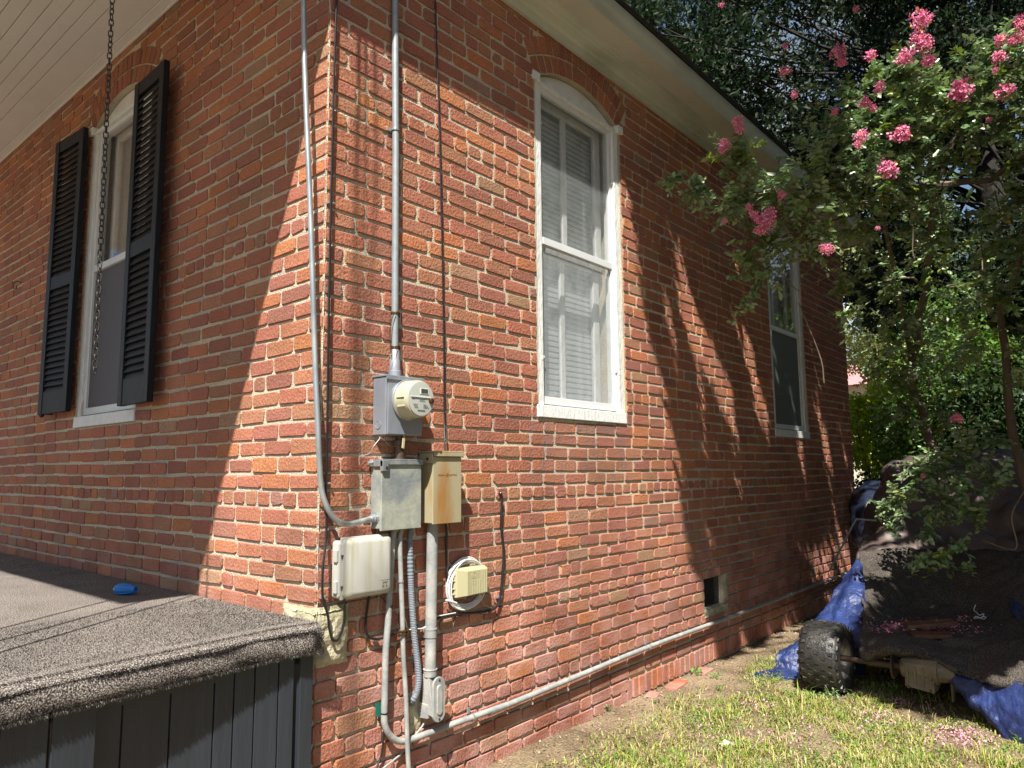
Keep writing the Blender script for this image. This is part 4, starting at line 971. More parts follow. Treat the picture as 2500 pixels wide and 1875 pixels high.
tag(mb.build('green_tag', M['green_tape'], loc=(.012, p[1], p[2])), 'scrap of dark green tape behind the bend of the long conduit', 'tape')
tc_ = conduit('ground_conduit', [(.055, .405, 1.268)]+wp([c6(1020, 1000), c7(1030, 0), c7(1043, 350), c7(1050, 650), c7(1072, 1000), c7(1085, 1400), c7(1094, 1600)], .050)+[(.052, .472, .10), (.052, .478, .02)], .0108, 'thin pale conduit running from the grey box straight into the ground')
for q in (c7(1045, 425), c7(1043, 455)):
    p = side(*q, .05); b = MB(); b.tube([(.058, p[1]-.022, p[2]), (.064, p[1], p[2]+.002), (.052, p[1]+.028, p[2]-.002)], .005, 6); b.tube([(.044, p[1]-.022, p[2]-.004), (.040, p[1]+.028, p[2]-.004)], .005, 6); b.lathe((.055, p[1]+.024, p[2]-.012), (0, 0, 1), [(0, .006), (.024, .006)], 8); b.build('clamp', M['bronze'], tc_)
mb = MB(); p = side(*c6(1028, 1370), .05); mb.lathe((.050, p[1], p[2]), (0, 0, 1), [(0, .013), (.006, .013)], 12); mb.build('tie', M['wire'], tc_)
# corrugated flexible conduit
P = smooth_path([(.045, .468, 1.268)]+wp([c6(1108, 1000), c7(1118, 0), c7(1132, 250), c7(1152, 500), c7(1178, 720), c7(1188, 860), c7(1172, 970), c7(1142, 1040)], .036)+[side(*c7(1128, 1075), .0)], 40)
acc = [0]
for a, b in zip(P[:-1], P[1:]): acc.append(acc[-1]+math.dist(a, b))
rad = [.0135+.0013*math.sin(s/.0075*2*math.pi) for s in acc]
fx_ = thing('flexible_conduit', 'ribbed grey flexible conduit curving into the wall', 'conduit', P[-1])
mb = MB(); mb.tube(P, .0135, 12, radii=rad); mb.build('corrugated_hose', M['flex'], fx_, smooth=False)
# big PVC pipe with LB fitting
lb = thing('service_pipe', 'wide grey PVC pipe below the rusty box, ending in an oval conduit fitting', 'conduit', (.04, .59, .42))
mb = MB(); mb.tube([(.042, .603, 1.28), (.042, .598, 1.0), (.044, .592, .70), (.046, .589, .615)], .0262, 18); mb.build('pipe', M['pvc'], lb, smooth=True)
mb = MB(); p = side(*c7(1295, 440), .044); mb.lathe((.044, p[1], p[2]-.020), (0, 0, 1), [(0, .0285), (.034, .0285), (.034, .030), (.040, .030), (.040, .027)], 18); mb.build('coupling', M['pvc'], lb, smooth=True)
zt_ = side(*c7(1280, 775), .046)[2]; zb_ = side(*c7(1300, 1215), .046)[2]
mb = MB(); mb.lathe((.046, .589, zt_-.03), (0, 0, 1), [(0, .030), (.026, .031), (.030, .0335), (.034, .0335)], 18)
mb.hull([(.02, .560, zb_+.035), (.09, .566, zb_+.02), (.09, .625, zb_+.02), (.02, .625, zb_+.035)], [(.022, .563, zt_-.02), (.062, .565, zt_-.02), (.062, .617, zt_-.02), (.022, .617, zt_-.02)])
mb.hull([(-.01, .556, zb_+.005), (.06, .560, zb_+.010), (.06, .622, zb_+.010), (-.01, .618, zb_+.005)], [(-.01, .556, zb_+.075), (.06, .560, zb_+.07), (.06, .622, zb_+.07), (-.01, .618, zb_+.075)]); mb.build('fitting_body', M['pvc'], lb, bevel=.007)
def oval(y0, y1, z0, z1, x, n=10):
    r = (y1-y0)/2; yc_ = (y0+y1)/2; o = []
    for k in range(n+1): a = math.pi*k/n; o.append((x, yc_+r*math.cos(a), z1-r+r*math.sin(a)))
    for k in range(n+1): a = math.pi+math.pi*k/n; o.append((x, yc_+r*math.cos(a), z0+r+r*math.sin(a)))
    return o
mb = MB(); mb.hull(oval(.566, .640, zb_-.008, zt_-.028, .080), oval(.566, .640, zb_-.008, zt_-.028, .092)); mb.hull(oval(.585, .622, zb_+.022, zt_-.060, .092), oval(.588, .619, zb_+.025, zt_-.063, .098)); mb.build('fitting_cover', M['pvc'], lb, bevel=.002)
for z in (zb_+.006, zt_-.042):
    b = MB(); b.lathe((.092, .603, z), (1, 0, 0), [(0, .0055), (.002, .0055), (.003, .004)], 10); b.build('screw', M['bronze'], lb)
rough_slab('mortar_patch', (.50, .585, .34, .56), -.012, .004, M['concrete'], walls['side'], 9, n=16)

# ================================================================== GROUND
def gz(x, y):
    return .05+.018*mn.noise(Vector((x*1.1, y*1.1, 0)))+.008*mn.noise(Vector((x*5, y*5, 3))) + (.02*max(0, 1-abs(x-.12)/.35) if y > 0 and x > -.2 else 0)
xs = np.concatenate([[-70, -30, -12, -6, -3, -1], np.linspace(-.4, 3.4, 96), [4, 5, 7, 10, 16, 30, 70]])
ys = np.concatenate([[-60, -25, -10, -5, -2], np.linspace(-1., 8, 190), [9, 11, 15, 22, 35, 60, 110]])
V = [(x, y, gz(x, y)) for x in xs for y in ys]; ny_ = len(ys)
F = [(i*ny_+j, (i+1)*ny_+j, (i+1)*ny_+j+1, i*ny_+j+1) for i in range(len(xs)-1) for j in range(ny_-1)]
gm, t, n, l, b = new_mat('soil'); b.inputs['Roughness'].default_value = .95; b.inputs['Specular IOR Level'].default_value = .1
g = N(n, 'NewGeometry'); q = N(n, 'TexNoise', Scale=2.6, Detail=8.); l.new(g.outputs['Position'], q.inputs['Vector'])
r_ = N(n, 'ValToRGB'); e = r_.color_ramp.elements; e[0].position = .36; e[0].color = (.12, .088, .055, 1); e[1].position = .66; e[1].color = (.28, .215, .14, 1); l.new(q.outputs['Fac'], r_.inputs[0])
q2 = N(n, 'TexNoise', Scale=75., Detail=5.); l.new(g.outputs['Position'], q2.inputs['Vector']); mr = N(n, 'MapRange'); mr.inputs[1].default_value = .3; mr.inputs[2].default_value = .7; mr.inputs[3].default_value = .55; mr.inputs[4].default_value = 1.35; l.new(q2.outputs['Fac'], mr.inputs[0])
h = N(n, 'HueSaturation'); l.new(r_.outputs[0], h.inputs['Color']); l.new(mr.outputs[0], h.inputs['Value']); l.new(h.outputs[0], b.inputs['Base Color'])
bp = N(n, 'Bump', Strength=.8, Distance=.02); l.new(q2.outputs['Fac'], bp.inputs['Height']); l.new(bp.outputs[0], b.inputs['Normal'])
mb = MB(); mb.add(V, F); tag(mb.build('ground', gm, smooth=True), kind='structure')

def noise2(x, y, s, o=0): return np.array([mn.noise(Vector((a*s+o, b_*s, o*.7))) for a, b_ in zip(x, y)])
# grass blades
NB = 115000
x = rng.uniform(.04, 3.2, NB*2); y = rng.uniform(.6, 6.2, NB*2)
dens = noise2(x, y, 2.2, 1)*.9+noise2(x, y, 7, 5)*.6+.18
wallbare = np.clip((x-.16-.12*noise2(x, y, 3, 8))/.45, 0, 1)
shade = np.clip((y-3.25+.4*(x-1))/.6, 0, 1)
keep = rng.random(len(x)) < np.clip(dens*1.3+.30, .05, 1)*wallbare*(1-.72*shade)
keep &= ~((x > .55) & (x < 1.05) & (y > 3.2) & (y < 3.65))
x, y = x[keep], y[keep]; n_ = len(x); z = np.array([gz(a, b_) for a, b_ in zip(x, y)])
hh = rng.uniform(.012, .042, n_)*(1+.6*noise2(x, y, 4, 2)); tall = rng.random(n_) < .04; hh = np.where(tall, hh*2.2, hh)
an = rng.uniform(0, 2*np.pi, n_); lean = rng.uniform(.3, 1.5, n_); wd_ = rng.uniform(.0018, .0040, n_)
P0 = np.stack([x, y, z-.003], 1); sd = np.stack([-np.sin(an), np.cos(an), 0*an], 1)*wd_[:, None]; dr = np.stack([np.cos(an), np.sin(an), 0*an], 1)
P1 = P0+dr*(hh*lean*.35)[:, None]; P1[:, 2] += hh*.65; P2 = P0+dr*(hh*lean)[:, None]; P2[:, 2] += hh*np.clip(1.15-lean*.35, .35, 1)
V = np.stack([P0-sd, P0+sd, P1-sd*.8, P1+sd*.8, P2], 1).reshape(-1, 3); b5 = np.arange(n_)[:, None]*5
F = np.concatenate([b5+np.array([[0, 1, 3]]), b5+np.array([[0, 3, 2]]), b5+np.array([[2, 3, 4]])], 0)
gcol = vary((.25, .29, .05), n_, .3, .12); dry = rng.random(n_) < .48; gcol[dry] = vary((.38, .32, .16), dry.sum(), .25, .08)
gr_ = rng.random(n_) < .2; gcol[gr_] = vary((.11, .20, .03), gr_.sum(), .25, .1)
np_mesh('grass', V, F, np.repeat(gcol, 5, 0), M['grass'], loc=(1.5, 2.5, .05), kind='stuff')
# dead leaves, grit and twigs lying between
n_ = 34000; x = rng.uniform(.0, 3.2, n_); y = rng.uniform(.4, 6.5, n_); z = np.array([gz(a, b_) for a, b_ in zip(x, y)])+.003
P = np.stack([x, y, z], 1); cols = vary((.26, .19, .12), n_, .45, .15); pk = rng.random(n_) < .06; cols[pk] = vary((.50, .20, .28), pk.sum(), .3, .1)*np.array([[.8, 1., 1.]])
V, F, C_ = leaf_arrays(P, rng.uniform(.006, .020, n_), cols, .5, 3.); V[:, 2] = np.maximum(V[:, 2], np.repeat(z, 6)-.004)
np_mesh('ground_litter', V, F, C_, M['litter'], loc=(1.5, 2.5, .05), kind='stuff')
# low clover mats
n_ = 14000; cx_ = rng.uniform(.3, 3., 260); cy_ = rng.uniform(1.0, 4.6, 260); k = rng.integers(0, 260, n_)
x = cx_[k]+rng.normal(size=n_)*.05; y = cy_[k]+rng.normal(size=n_)*.05; z = np.array([gz(a, b_) for a, b_ in zip(x, y)])+rng.uniform(.006, .022, n_); ok = x > .25
P = np.stack([x, y, z], 1)[ok]; V, F, C_ = leaf_arrays(P, .011, vary((.15, .26, .045), len(P), .3, .1), .75, 2.)
np_mesh('clover', V, F, C_, M['grass'], loc=(1.5, 2.5, .05), kind='stuff')
# fallen petals in drifts
pp = []
for (px, py, s, k) in ((1870, 1735, .07, 150), (2130, 1750, .07, 130), (2350, 1800, .09, 380), (2200, 1715, .04, 60), (1920, 1810, .1, 60), (2000, 1770, .15, 90), (1740, 1790, .12, 40), (2080, 1650, .06, 40), (2200, 1790, .14, 50), (2430, 1690, .1, 40)):
    c = flat(px, py); pp.append(np.stack([c[0]+rng.normal(size=k)*s, c[1]+rng.normal(size=k)*s, np.full(k, 0.)], 1))
P = np.concatenate(pp); P[:, 2] = [gz(a, b_)+.012+random.random()*.012 for a, b_ in P[:, :2]]
V, F, C_ = leaf_arrays(P, .012, vary((.58, .30, .38), len(P), .25, .08), .9, 1.5); np_mesh('fallen_petals', V, F, C_, M['petal'], loc=(1.5, 2.5, .05), kind='stuff')
# broad-leaved weeds as single plants
def weed(px, py, label, n, size, h, seed, colr=(.12, .26, .04)):
    r = np.random.default_rng(seed); c = flat(px, py); c[2] = gz(c[0], c[1])
    root = thing('weed', label, 'weed', c, 'broad-leaved weeds in the grass'); P = []; mb = MB()
    for k in range(n):
        a = r.uniform(0, 6.28); rd_ = r.uniform(.2, 1)*h*.9; q = c+np.array([math.cos(a)*rd_, math.sin(a)*rd_, h*r.uniform(.3, 1)]); mb.tube([c, (c+q)/2+np.array([0, 0, h*.2]), q], .0012, 4); P.append(q)
    mb.build('stem', M['stem'], root); P = np.array(P); V, F, C_ = leaf_arrays(P, size, vary(colr, len(P), .25, .1, r), .62, 1.2, r=r)
    np_mesh('leaves', V, F, C_, M['grass'], root)
weed(1702, 1655, 'ivy-leaved weed growing by the loose bricks', 11, .030, .05, 1)
weed(1752, 1665, 'small weed between the loose bricks and the blue tarp', 9, .024, .05, 2)
weed(1755, 1690, 'light green weed in front of the left tip of the blue tarp', 8, .022, .035, 3)
weed(2030, 1710, 'pale-leaved weed at the foot of the tyre', 20, .024, .06, 4, (.20, .30, .14))
weed(1985, 1712, 'green weed just left of the foot of the tyre', 10, .022, .05, 5)
weed(1485, 1745, 'small weed sprouting against the foundation bricks', 9, .022, .045, 6, (.16, .22, .10))
weed(2170, 1690, 'bright weed in the shade under the axle', 8, .024, .07, 7)
weed(2490, 1815, 'weed at the right edge below the tarp tip', 10, .022, .06, 8)
weed(1600, 1725, 'tiny sprout on the bare soil near the wall', 6, .018, .03, 9)
# loose bricks along the foot of the wall
lbm = [(1625, 1672, .30, 0), (1690, 1640, .26, 1), (1570, 1700, .18, 2)]
for (px, py, L, k) in lbm:
    c = flat(px, py, .055); mb = MB(); v, f = brick_shape(L*.72, .09, -.045, .012, rb, 3)
    ang = R(96+k*5); ca, sa = math.cos(ang), math.sin(ang)
    cx_l = max(c[0], .07)
    vs = [(cx_l+(a-L*.36)*ca-(z-.045)*sa, c[1]+(a-L*.36)*sa+(z-.045)*ca, gz(cx_l, c[1])+o) for a, z, o in v]; mb.add(vs, f, [(.42, .10, .055), (.27, .13, .09), (.25, .14, .10)][k])
    tag(mb.build('loose_brick', M['brick_a'], loc=(cx_l, c[1], .05)), ['bright red loose brick sunk in the soil beside the wall', 'dull half-buried brick beyond the bright red one', 'dull half-buried brick nearer than the bright red one'][k], 'brick', 'loose bricks at the foot of the wall')
# scrap of paper
c = flat(1778, 1824); mb = MB(); z = gz(c[0], c[1])+.02
A_ = [(-.045, .012, .012), (-.02, -.020, .004), (.012, -.010, .026), (.040, .030, .018), (.024, -.006, .004), (-.010, .020, .030)]
u_ = RC.T @ np.array([1, 0, 0]); w_ = np.array([-u_[1], u_[0], 0])
vs = [c+u_*a[0]+w_*a[1]+np.array([0, 0, a[2]]) for a in A_]; mb.add(vs+[v_+np.array([0, 0, .001]) for v_ in vs], [(0, 1, 2), (0, 2, 5), (2, 1, 4), (2, 4, 3), (6, 7, 8), (6, 8, 11), (8, 7, 10), (8, 10, 9)])
tag(mb.build('paper_scrap', M['paper'], loc=c), 'crumpled scrap of white paper on the grass', 'litter')
# foreground twig
mb = MB(); mb.tube(smooth_path([flat(1935, 1775, .075), flat(1960, 1788, .08), flat(1985, 1800, .072)], 4), .003, 5); tag(mb.build('twig', M['bark'], loc=flat(1960, 1790)), 'short brown twig lying in the grass behind the paper scrap', 'twig')

# ================================================================== COVERED MACHINE AND TARPS
def cat1(a, b, c, d, t): return .5*((2*b)+(c-a)*t+(2*a-5*b+4*c-d)*t*t+(3*b-a-3*c+d)*t**3)
def resample(P, n):
    P = np.asarray(P, float); k = len(P); Q = np.concatenate([[2*P[0]-P[1]], P, [2*P[-1]-P[-2]]]); o = []
    for i in range(n+1):
        s = min(i/n*(k-1), k-1-1e-9); j = int(s); o.append(cat1(Q[j], Q[j+1], Q[j+2], Q[j+3], s-j))
    return np.array(o)
def sheet(name, rows, nu, nv, amp, fr, m, label, cat, seed=0, thick=.006, crease=0., parent=None):
    G = np.array([[deep(*p) for p in r] for r in rows]); A = np.stack([resample(r, nu) for r in G]); B = np.stack([resample(A[:, i], nv) for i in range(nu+1)], 1)  # nv+1, nu+1, 3
    du = np.gradient(B, axis=1); dv = np.gradient(B, axis=0); nn = np.cross(du, dv); nn /= np.linalg.norm(nn, axis=2)[:, :, None]+1e-9
    tocam = CP-B; s = np.sign((nn*tocam).sum(2)); nn *= s[:, :, None]
    for i in range(B.shape[0]):
        for j in range(B.shape[1]):
            p = Vector(B[i, j]); k = amp*(mn.noise(p*fr+Vector((seed, 0, 0)))+.5*mn.noise(p*fr*2.3))
            if crease: k += crease*(abs(mn.noise(p*fr*1.3+Vector((0, seed, 0))))-.25) + crease*.5*(abs(mn.noise(p*fr*3.1+Vector((0, seed, 5))))-.25)
            B[i, j] += nn[i, j]*k
    nr, nc = B.shape[:2]; V = B.reshape(-1, 3); F = [(i*nc+j, i*nc+j+1, (i+1)*nc+j+1, (i+1)*nc+j) for i in range(nr-1) for j in range(nc-1)]
    mb = MB(); mb.add(V, F); c = V.mean(0); c[2] = max(.05, V[:, 2].min())
    o = mb.build(name, m, parent, smooth=True, loc=None if parent else c); md_ = o.modifiers.new('s', 'SOLIDIFY'); md_.thickness = thick
    if label: tag(o, label, cat)
    return o, B
def above(rows): return rows
# chassis and tyre
tyc = Vector((.885, 3.42, .272)); RT = .222
mc_ = thing('covered_machine', 'small wheeled machine with a knobbly black tyre, bare axle and gearbox, hidden under carpet', 'machine', (1.2, 3.5, .05))
mb = MB(); tp = [(-.125, .135), (-.128, .165), (-.122, .195), (-.105, .212), (-.06, .219), (0, .221), (.06, .219), (.105, .212), (.122, .195), (.128, .165), (.125, .135), (.112, .128), (-.112, .128)]
n = 48; vs = []
for d, r_0 in tp:
    for k in range(n): a = 2*math.pi*k/n; vs.append(tyc+Vector((d, r_0*math.cos(a), r_0*math.sin(a))))
m_ = len(tp); fs = [(i*n+k, i*n+(k+1) % n, ((i+1) % m_)*n+(k+1) % n, ((i+1) % m_)*n+k) for i in range(m_) for k in range(n)]
mb.add(vs, fs)
ty = mb.build('tyre', M['rubber'], mc_, smooth=True)
kb = MB()
NK = 22
for k in range(NK):
    for (d, off, w_k, l_k) in ((-.086, 0, .026, .028), (-.043, .5, .028, .030), (0, 0, .028, .032), (.043, .5, .028, .030), (.086, 0, .026, .028)):
        a = 2*math.pi*(k+off)/NK; rr_ = RT-.004-abs(d)*.03
        tx = Vector((1, 0, 0)); ta = Vector((0, -math.sin(a), math.cos(a))); rn = Vector((0, math.cos(a), math.sin(a))); c = tyc+tx*d+rn*rr_
        sh_ = [(-1, -1), (-.35, -.62), (.35, -.62), (1, -1), (1, 1), (.35, .62), (-.35, .62), (-1, 1)]
        kb.hull([c+tx*(u*w_k/2*1.08)+ta*(v_*l_k/2*1.05) for u, v_ in sh_], [c+tx*(u*w_k/2*.9)+ta*(v_*l_k/2*.88)+rn*.0072 for u, v_ in sh_])
    for sgn in (-1, 1):
        a = 2*math.pi*(k+.25)/NK; ta = Vector((0, -math.sin(a), math.cos(a))); rn = Vector((0, math.cos(a), math.sin(a))); c = tyc+Vector((sgn*.118, 0, 0))+rn*.198
        kb.hull([c+ta*u+rn*v_ for u, v_ in ((-.014, -.016), (.014, -.016), (.014, .012), (-.014, .012))], [c+Vector((sgn*.009, 0, 0))+ta*u+rn*v_ for u, v_ in ((-.011, -.013), (.011, -.013), (.011, .010), (-.011, .010))])
kb.build('tread_blocks', M['rubber'], ty)
mb = MB(); mb.lathe(tyc, (1, 0, 0), [(-.112, .130), (-.10, .118), (.03, .108), (.085, .112), (.110, .131), (.114, .134), (.114, .127), (.09, .105), (.02, .100), (.02, .03), (.05, .028), (.05, .02)], 32); mb.build('rim', M['rim'], mc_, smooth=True)
ax0 = tyc+Vector((.05, 0, 0)); gp = Vector((1.36, 3.40, .285))
mb = MB(); mb.tube([ax0, ax0.lerp(gp, .55)], .019, 10); mb.tube([ax0.lerp(gp, .5), gp], .026, 10); mb.build('axle', M['grease'], mc_, smooth=True)
mb = MB(); mb.lathe(ax0.lerp(gp, .84), (1, 0, 0), [(0, .072), (.010, .072)], 20)
for k in range(20):
    a = 2*math.pi*k/20; c = ax0.lerp(gp, .84)+Vector((.001, .076*math.cos(a), .076*math.sin(a))); mb.box(c-Vector((0, .006, .006)), c+Vector((.008, .006, .006)))
mb.build('sprocket', M['grease'], mc_)
mb = MB(); g0 = gp+Vector((-.02, 0, 0)); mb.lathe(g0, (1, 0, 0), [(0, .05), (.01, .062), (.05, .070), (.16, .074), (.20, .082), (.21, .082), (.21, .066), (.30, .05)], 14)
mb.hull([g0+Vector(q) for q in ((.03, -.07, -.10), (.19, -.07, -.12), (.19, .07, -.12), (.03, .07, -.10))], [g0+Vector(q) for q in ((.03, -.06, .02), (.19, -.06, .02), (.19, .06, .02), (.03, .06, .02))]); gbx = mb.build('gearbox', M['gear'], mc_, bevel=.006)
for k in range(4):
    b = MB(); b.box(g0+Vector((.045+.042*k, -.078, -.085)), g0+Vector((.053+.042*k, -.062, .02))); b.build('rib', M['gear'], gbx)
for dx, dz in ((.05, -.10), (.17, -.105), (.20, .0), (.02, .03)):
    b = MB(); b.lathe(g0+Vector((dx, -.070, dz)), (0, -1, 0), [(0, .009), (.008, .009), (.009, .006)], 6); b.build('bolt', M['grease'], gbx)
mb = MB(); mb.tube([gp+Vector((.27, 0, 0)), gp+Vector((.36, .02, .0))], .026, 10)
mb.hull([gp+Vector(q) for q in ((.25, -.03, -.16), (.262, -.03, -.16), (.262, .03, -.16), (.25, .03, -.16))], [gp+Vector(q) for q in ((.25, -.04, .05), (.262, -.04, .05), (.262, .04, .05), (.25, .04, .05))]); mb.build('swing_arm', M['grease'], mc_, bevel=.003)
mb = MB(); mb.lathe(Vector((2.12, 3.46, .272)), (1, 0, 0), [(-.125, .12), (-.125, .19), (-.09, .218), (.09, .218), (.125, .19), (.125, .12)], 32); mb.build('tyre', M['rubber'], mc_, smooth=True)
mb = MB(); mb.box((1.15, 3.62, .24), (1.95, 4.5, .27)); mb.build('frame', M['grease'], mc_)
# pale rag hanging between frame and gearbox
for lab, rows in (('pale grey rag bunched behind the gearbox under the carpet', [[(2185, 1598, 5.35), (2215, 1592, 5.35), (2250, 1600, 5.3)], [(2190, 1640, 5.35), (2220, 1635, 5.3), (2245, 1625, 5.3)], [(2195, 1655, 5.4), (2215, 1650, 5.35), (2235, 1640, 5.35)]]),
                  ('pale cloth hanging beside the axle under the carpet', [[(2130, 1602, 5.35), (2150, 1598, 5.35), (2172, 1600, 5.35)], [(2125, 1640, 5.35), (2145, 1640, 5.3), (2160, 1630, 5.3)], [(2110, 1668, 5.4), (2125, 1668, 5.35), (2140, 1655, 5.35)]])):
    sheet('rag', rows, 16, 16, .012, 9, M['gear'], lab, 'cloth', 3, .003, .02)
# carpet draped over it
rows = [[(2098, 1350, 5.9), (2200, 1342, 6.0), (2300, 1340, 6.0), (2400, 1345, 5.8), (2530, 1350, 5.4)],
        [(2100, 1430, 5.55), (2200, 1412, 5.75), (2300, 1408, 5.7), (2400, 1405, 5.5), (2535, 1420, 5.1)],
        [(2104, 1500, 5.15), (2200, 1500, 5.5), (2300, 1508, 5.35), (2400, 1500, 5.2), (2540, 1510, 4.8)],
        [(2100, 1555, 4.85), (2190, 1540, 4.85), (2290, 1560, 4.72), (2400, 1575, 4.55), (2545, 1590, 4.2)],
        [(2106, 1596, 4.66), (2180, 1584, 4.52), (2280, 1606, 4.42), (2380, 1650, 4.24), (2550, 1672, 3.95)],
        [(2112, 1610, 4.70), (2180, 1594, 4.60), (2275, 1616, 4.50), (2378, 1662, 4.30), (2550, 1688, 4.0)]]
rug, RB = sheet('carpet_sheet', rows, 80, 80, .030, 3.4, M['carpet_old'], 'old speckled brown carpet draped over the wheeled machine', 'carpet', 2, .012, .055)
# tufts on the rug
r2 = np.random.default_rng(5); I = r2.integers(0, RB.shape[0]-1, 22000); J = r2.integers(0, RB.shape[1]-1, 22000); a_, b_2 = r2.random(22000)[:, None], r2.random(22000)[:, None]
P_ = RB[I, J]*(1-a_)*(1-b_2)+RB[I+1, J]*a_*(1-b_2)+RB[I, J+1]*(1-a_)*b_2+RB[I+1, J+1]*a_*b_2
D_ = (CP-P_)/5*.5+r2.normal(size=P_.shape)*.6; D_[:, 2] += .5; D_ /= np.linalg.norm(D_, axis=1)[:, None]; Sd = r2.normal(size=P_.shape); Sd /= np.linalg.norm(Sd, axis=1)[:, None]
V = np.stack([P_-Sd*.0022, P_+Sd*.0022, P_+D_*.011], 1).reshape(-1, 3)
cc = np.where(r2.random(22000)[:, None] < .5, np.array([[.16, .135, .11]]), np.array([[.022, .018, .015]]))*r2.uniform(.7, 1.3, (22000, 1))
np_mesh('carpet_pile', V, np.arange(66000).reshape(-1, 3), np.repeat(cc, 3, 0), M['litter'], rug, kind='stuff')
# blue tarp, three showing pieces of one sheet tucked below the carpet
rows = [[(2088, 1372, 5.75), (2094, 1366, 5.72), (2100, 1372, 5.74)],
        [(2052, 1420, 5.62), (2080, 1415, 5.55), (2110, 1418, 5.5)],
        [(2010, 1485, 5.45), (2065, 1480, 5.35), (2113, 1485, 5.25)],
        [(1976, 1535, 5.35), (2045, 1535, 5.15), (2117, 1540, 5.05)],
        [(1950, 1585, 5.35), (2035, 1590, 5.15), (2115, 1605, 4.95)],
        [(1925, 1640, 5.32), (2020, 1650, 5.2), (2112, 1650, 5.05)]]
tarp, _ = sheet('blue_tarp', rows, 34, 44, .022, 5, M['tarp'], 'blue tarp rising behind the tyre with a flap on the grass', 'tarp', 1, .003, .05)
rows = [[(1922, 1578, 5.4), (1946, 1560, 5.35), (1985, 1560, 5.3)], [(1895, 1604, 5.32), (1925, 1600, 5.28), (1985, 1600, 5.2)], [(1888, 1632, 5.26), (1925, 1632, 5.22), (1985, 1640, 5.15)], [(1812, 1652, 5.16), (1890, 1650, 5.13), (1985, 1655, 5.08)], [(1815, 1657, 5.14), (1890, 1664, 5.06), (1985, 1668, 5.02)]]
sheet('tarp_flap', rows, 26, 30, .012, 6, M['tarp'], None, None, 4, .003, .03, parent=tarp)
rows = [[(2262, 1616, 4.46), (2340, 1640, 4.34), (2420, 1655, 4.2), (2530, 1668, 3.93)], [(2300, 1652, 4.38), (2370, 1692, 4.22), (2440, 1712, 4.08), (2535, 1722, 3.86)], [(2355, 1702, 4.28), (2405, 1742, 4.1), (2455, 1767, 3.98), (2540, 1772, 3.8)], [(2420, 1770, 4.08), (2445, 1792, 3.98), (2475, 1805, 3.92), (2545, 1790, 3.76)], [(2466, 1828, 3.93), (2472, 1833, 3.92), (2482, 1828, 3.91), (2548, 1802, 3.75)]]
sheet('tarp_tip', rows, 36, 30, .016, 5, M['tarp'], None, None, 8, .003, .035, parent=tarp)
rows = [[(2435, 1350, 6.3), (2460, 1370, 6.2), (2540, 1380, 6.0)], [(2445, 1400, 5.6), (2480, 1420, 5.5), (2550, 1430, 5.3)], [(2470, 1480, 5.0), (2495, 1500, 4.9), (2555, 1500, 4.7)], [(2492, 1540, 4.75), (2520, 1560, 4.6), (2560, 1560, 4.5)]]
sheet('tarp_edge', rows, 16, 24, .02, 5, M['tarp'], None, None, 9, .003, .04, parent=tarp)
# grommet
mb = MB(); p = deep(2358, 1700, 4.39); mb.lathe(p, (.3, -.9, .3), [(0, .010), (.003, .010), (.003, .005)], 12); mb.build('grommet', M['rim'], tarp)
# brown tarp over something big behind
rows = [[(2165, 1215, 8.4), (2200, 1150, 8.4), (2300, 1128, 8.4), (2400, 1112, 8.2), (2560, 1112, 7.8)],
        [(2150, 1190, 7.4), (2190, 1136, 7.4), (2300, 1124, 7.3), (2400, 1110, 7.1), (2560, 1108, 6.8)],
        [(2135, 1215, 7.0), (2185, 1170, 6.9), (2300, 1150, 6.8), (2400, 1140, 6.7), (2565, 1130, 6.4)],
        [(2118, 1270, 6.8), (2190, 1235, 6.6), (2300, 1225, 6.5), (2400, 1220, 6.4), (2570, 1210, 6.1)],
        [(2104, 1315, 6.5), (2190, 1290, 6.35), (2300, 1285, 6.3), (2400, 1285, 6.2), (2570, 1290, 5.9)],
        [(2090, 1362, 6.15), (2190, 1352, 6.1), (2300, 1350, 6.1), (2400, 1355, 6.0), (2570, 1380, 5.7)],
        [(2060, 1480, 6.2), (2190, 1480, 6.2), (2300, 1480, 6.2), (2400, 1480, 6.0), (2570, 1500, 5.8)]]
bt, _ = sheet('brown_tarp', rows, 90, 90, .07, 2.4, M['tarp_brown'], 'large dull brown tarp humped over something behind the draped carpet', 'tarp', 6, .004, .10)
rows = [[(2070, 1215, 8.6), (2110, 1180, 8.5), (2150, 1178, 8.4)], [(2075, 1240, 8.2), (2110, 1230, 8.0), (2150, 1230, 8.0)], [(2080, 1330, 8.2), (2110, 1330, 8.0), (2150, 1330, 8.0)]]
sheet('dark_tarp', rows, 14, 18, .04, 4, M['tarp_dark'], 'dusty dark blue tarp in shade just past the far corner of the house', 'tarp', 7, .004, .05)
mb = MB(); mb.tube(smooth_path([deep(2026, 1392, 6.7), deep(2060, 1325, 6.6), deep(2088, 1272, 6.5), deep(2098, 1268, 6.5), deep(2140, 1271, 6.4)], 5), .009, 8)
tag(mb.build('bent_rod', M['galv_dull'], loc=deep(2026, 1392, 6.7)), 'bent grey metal rod leaning by the wall behind the blue tarp', 'rod')
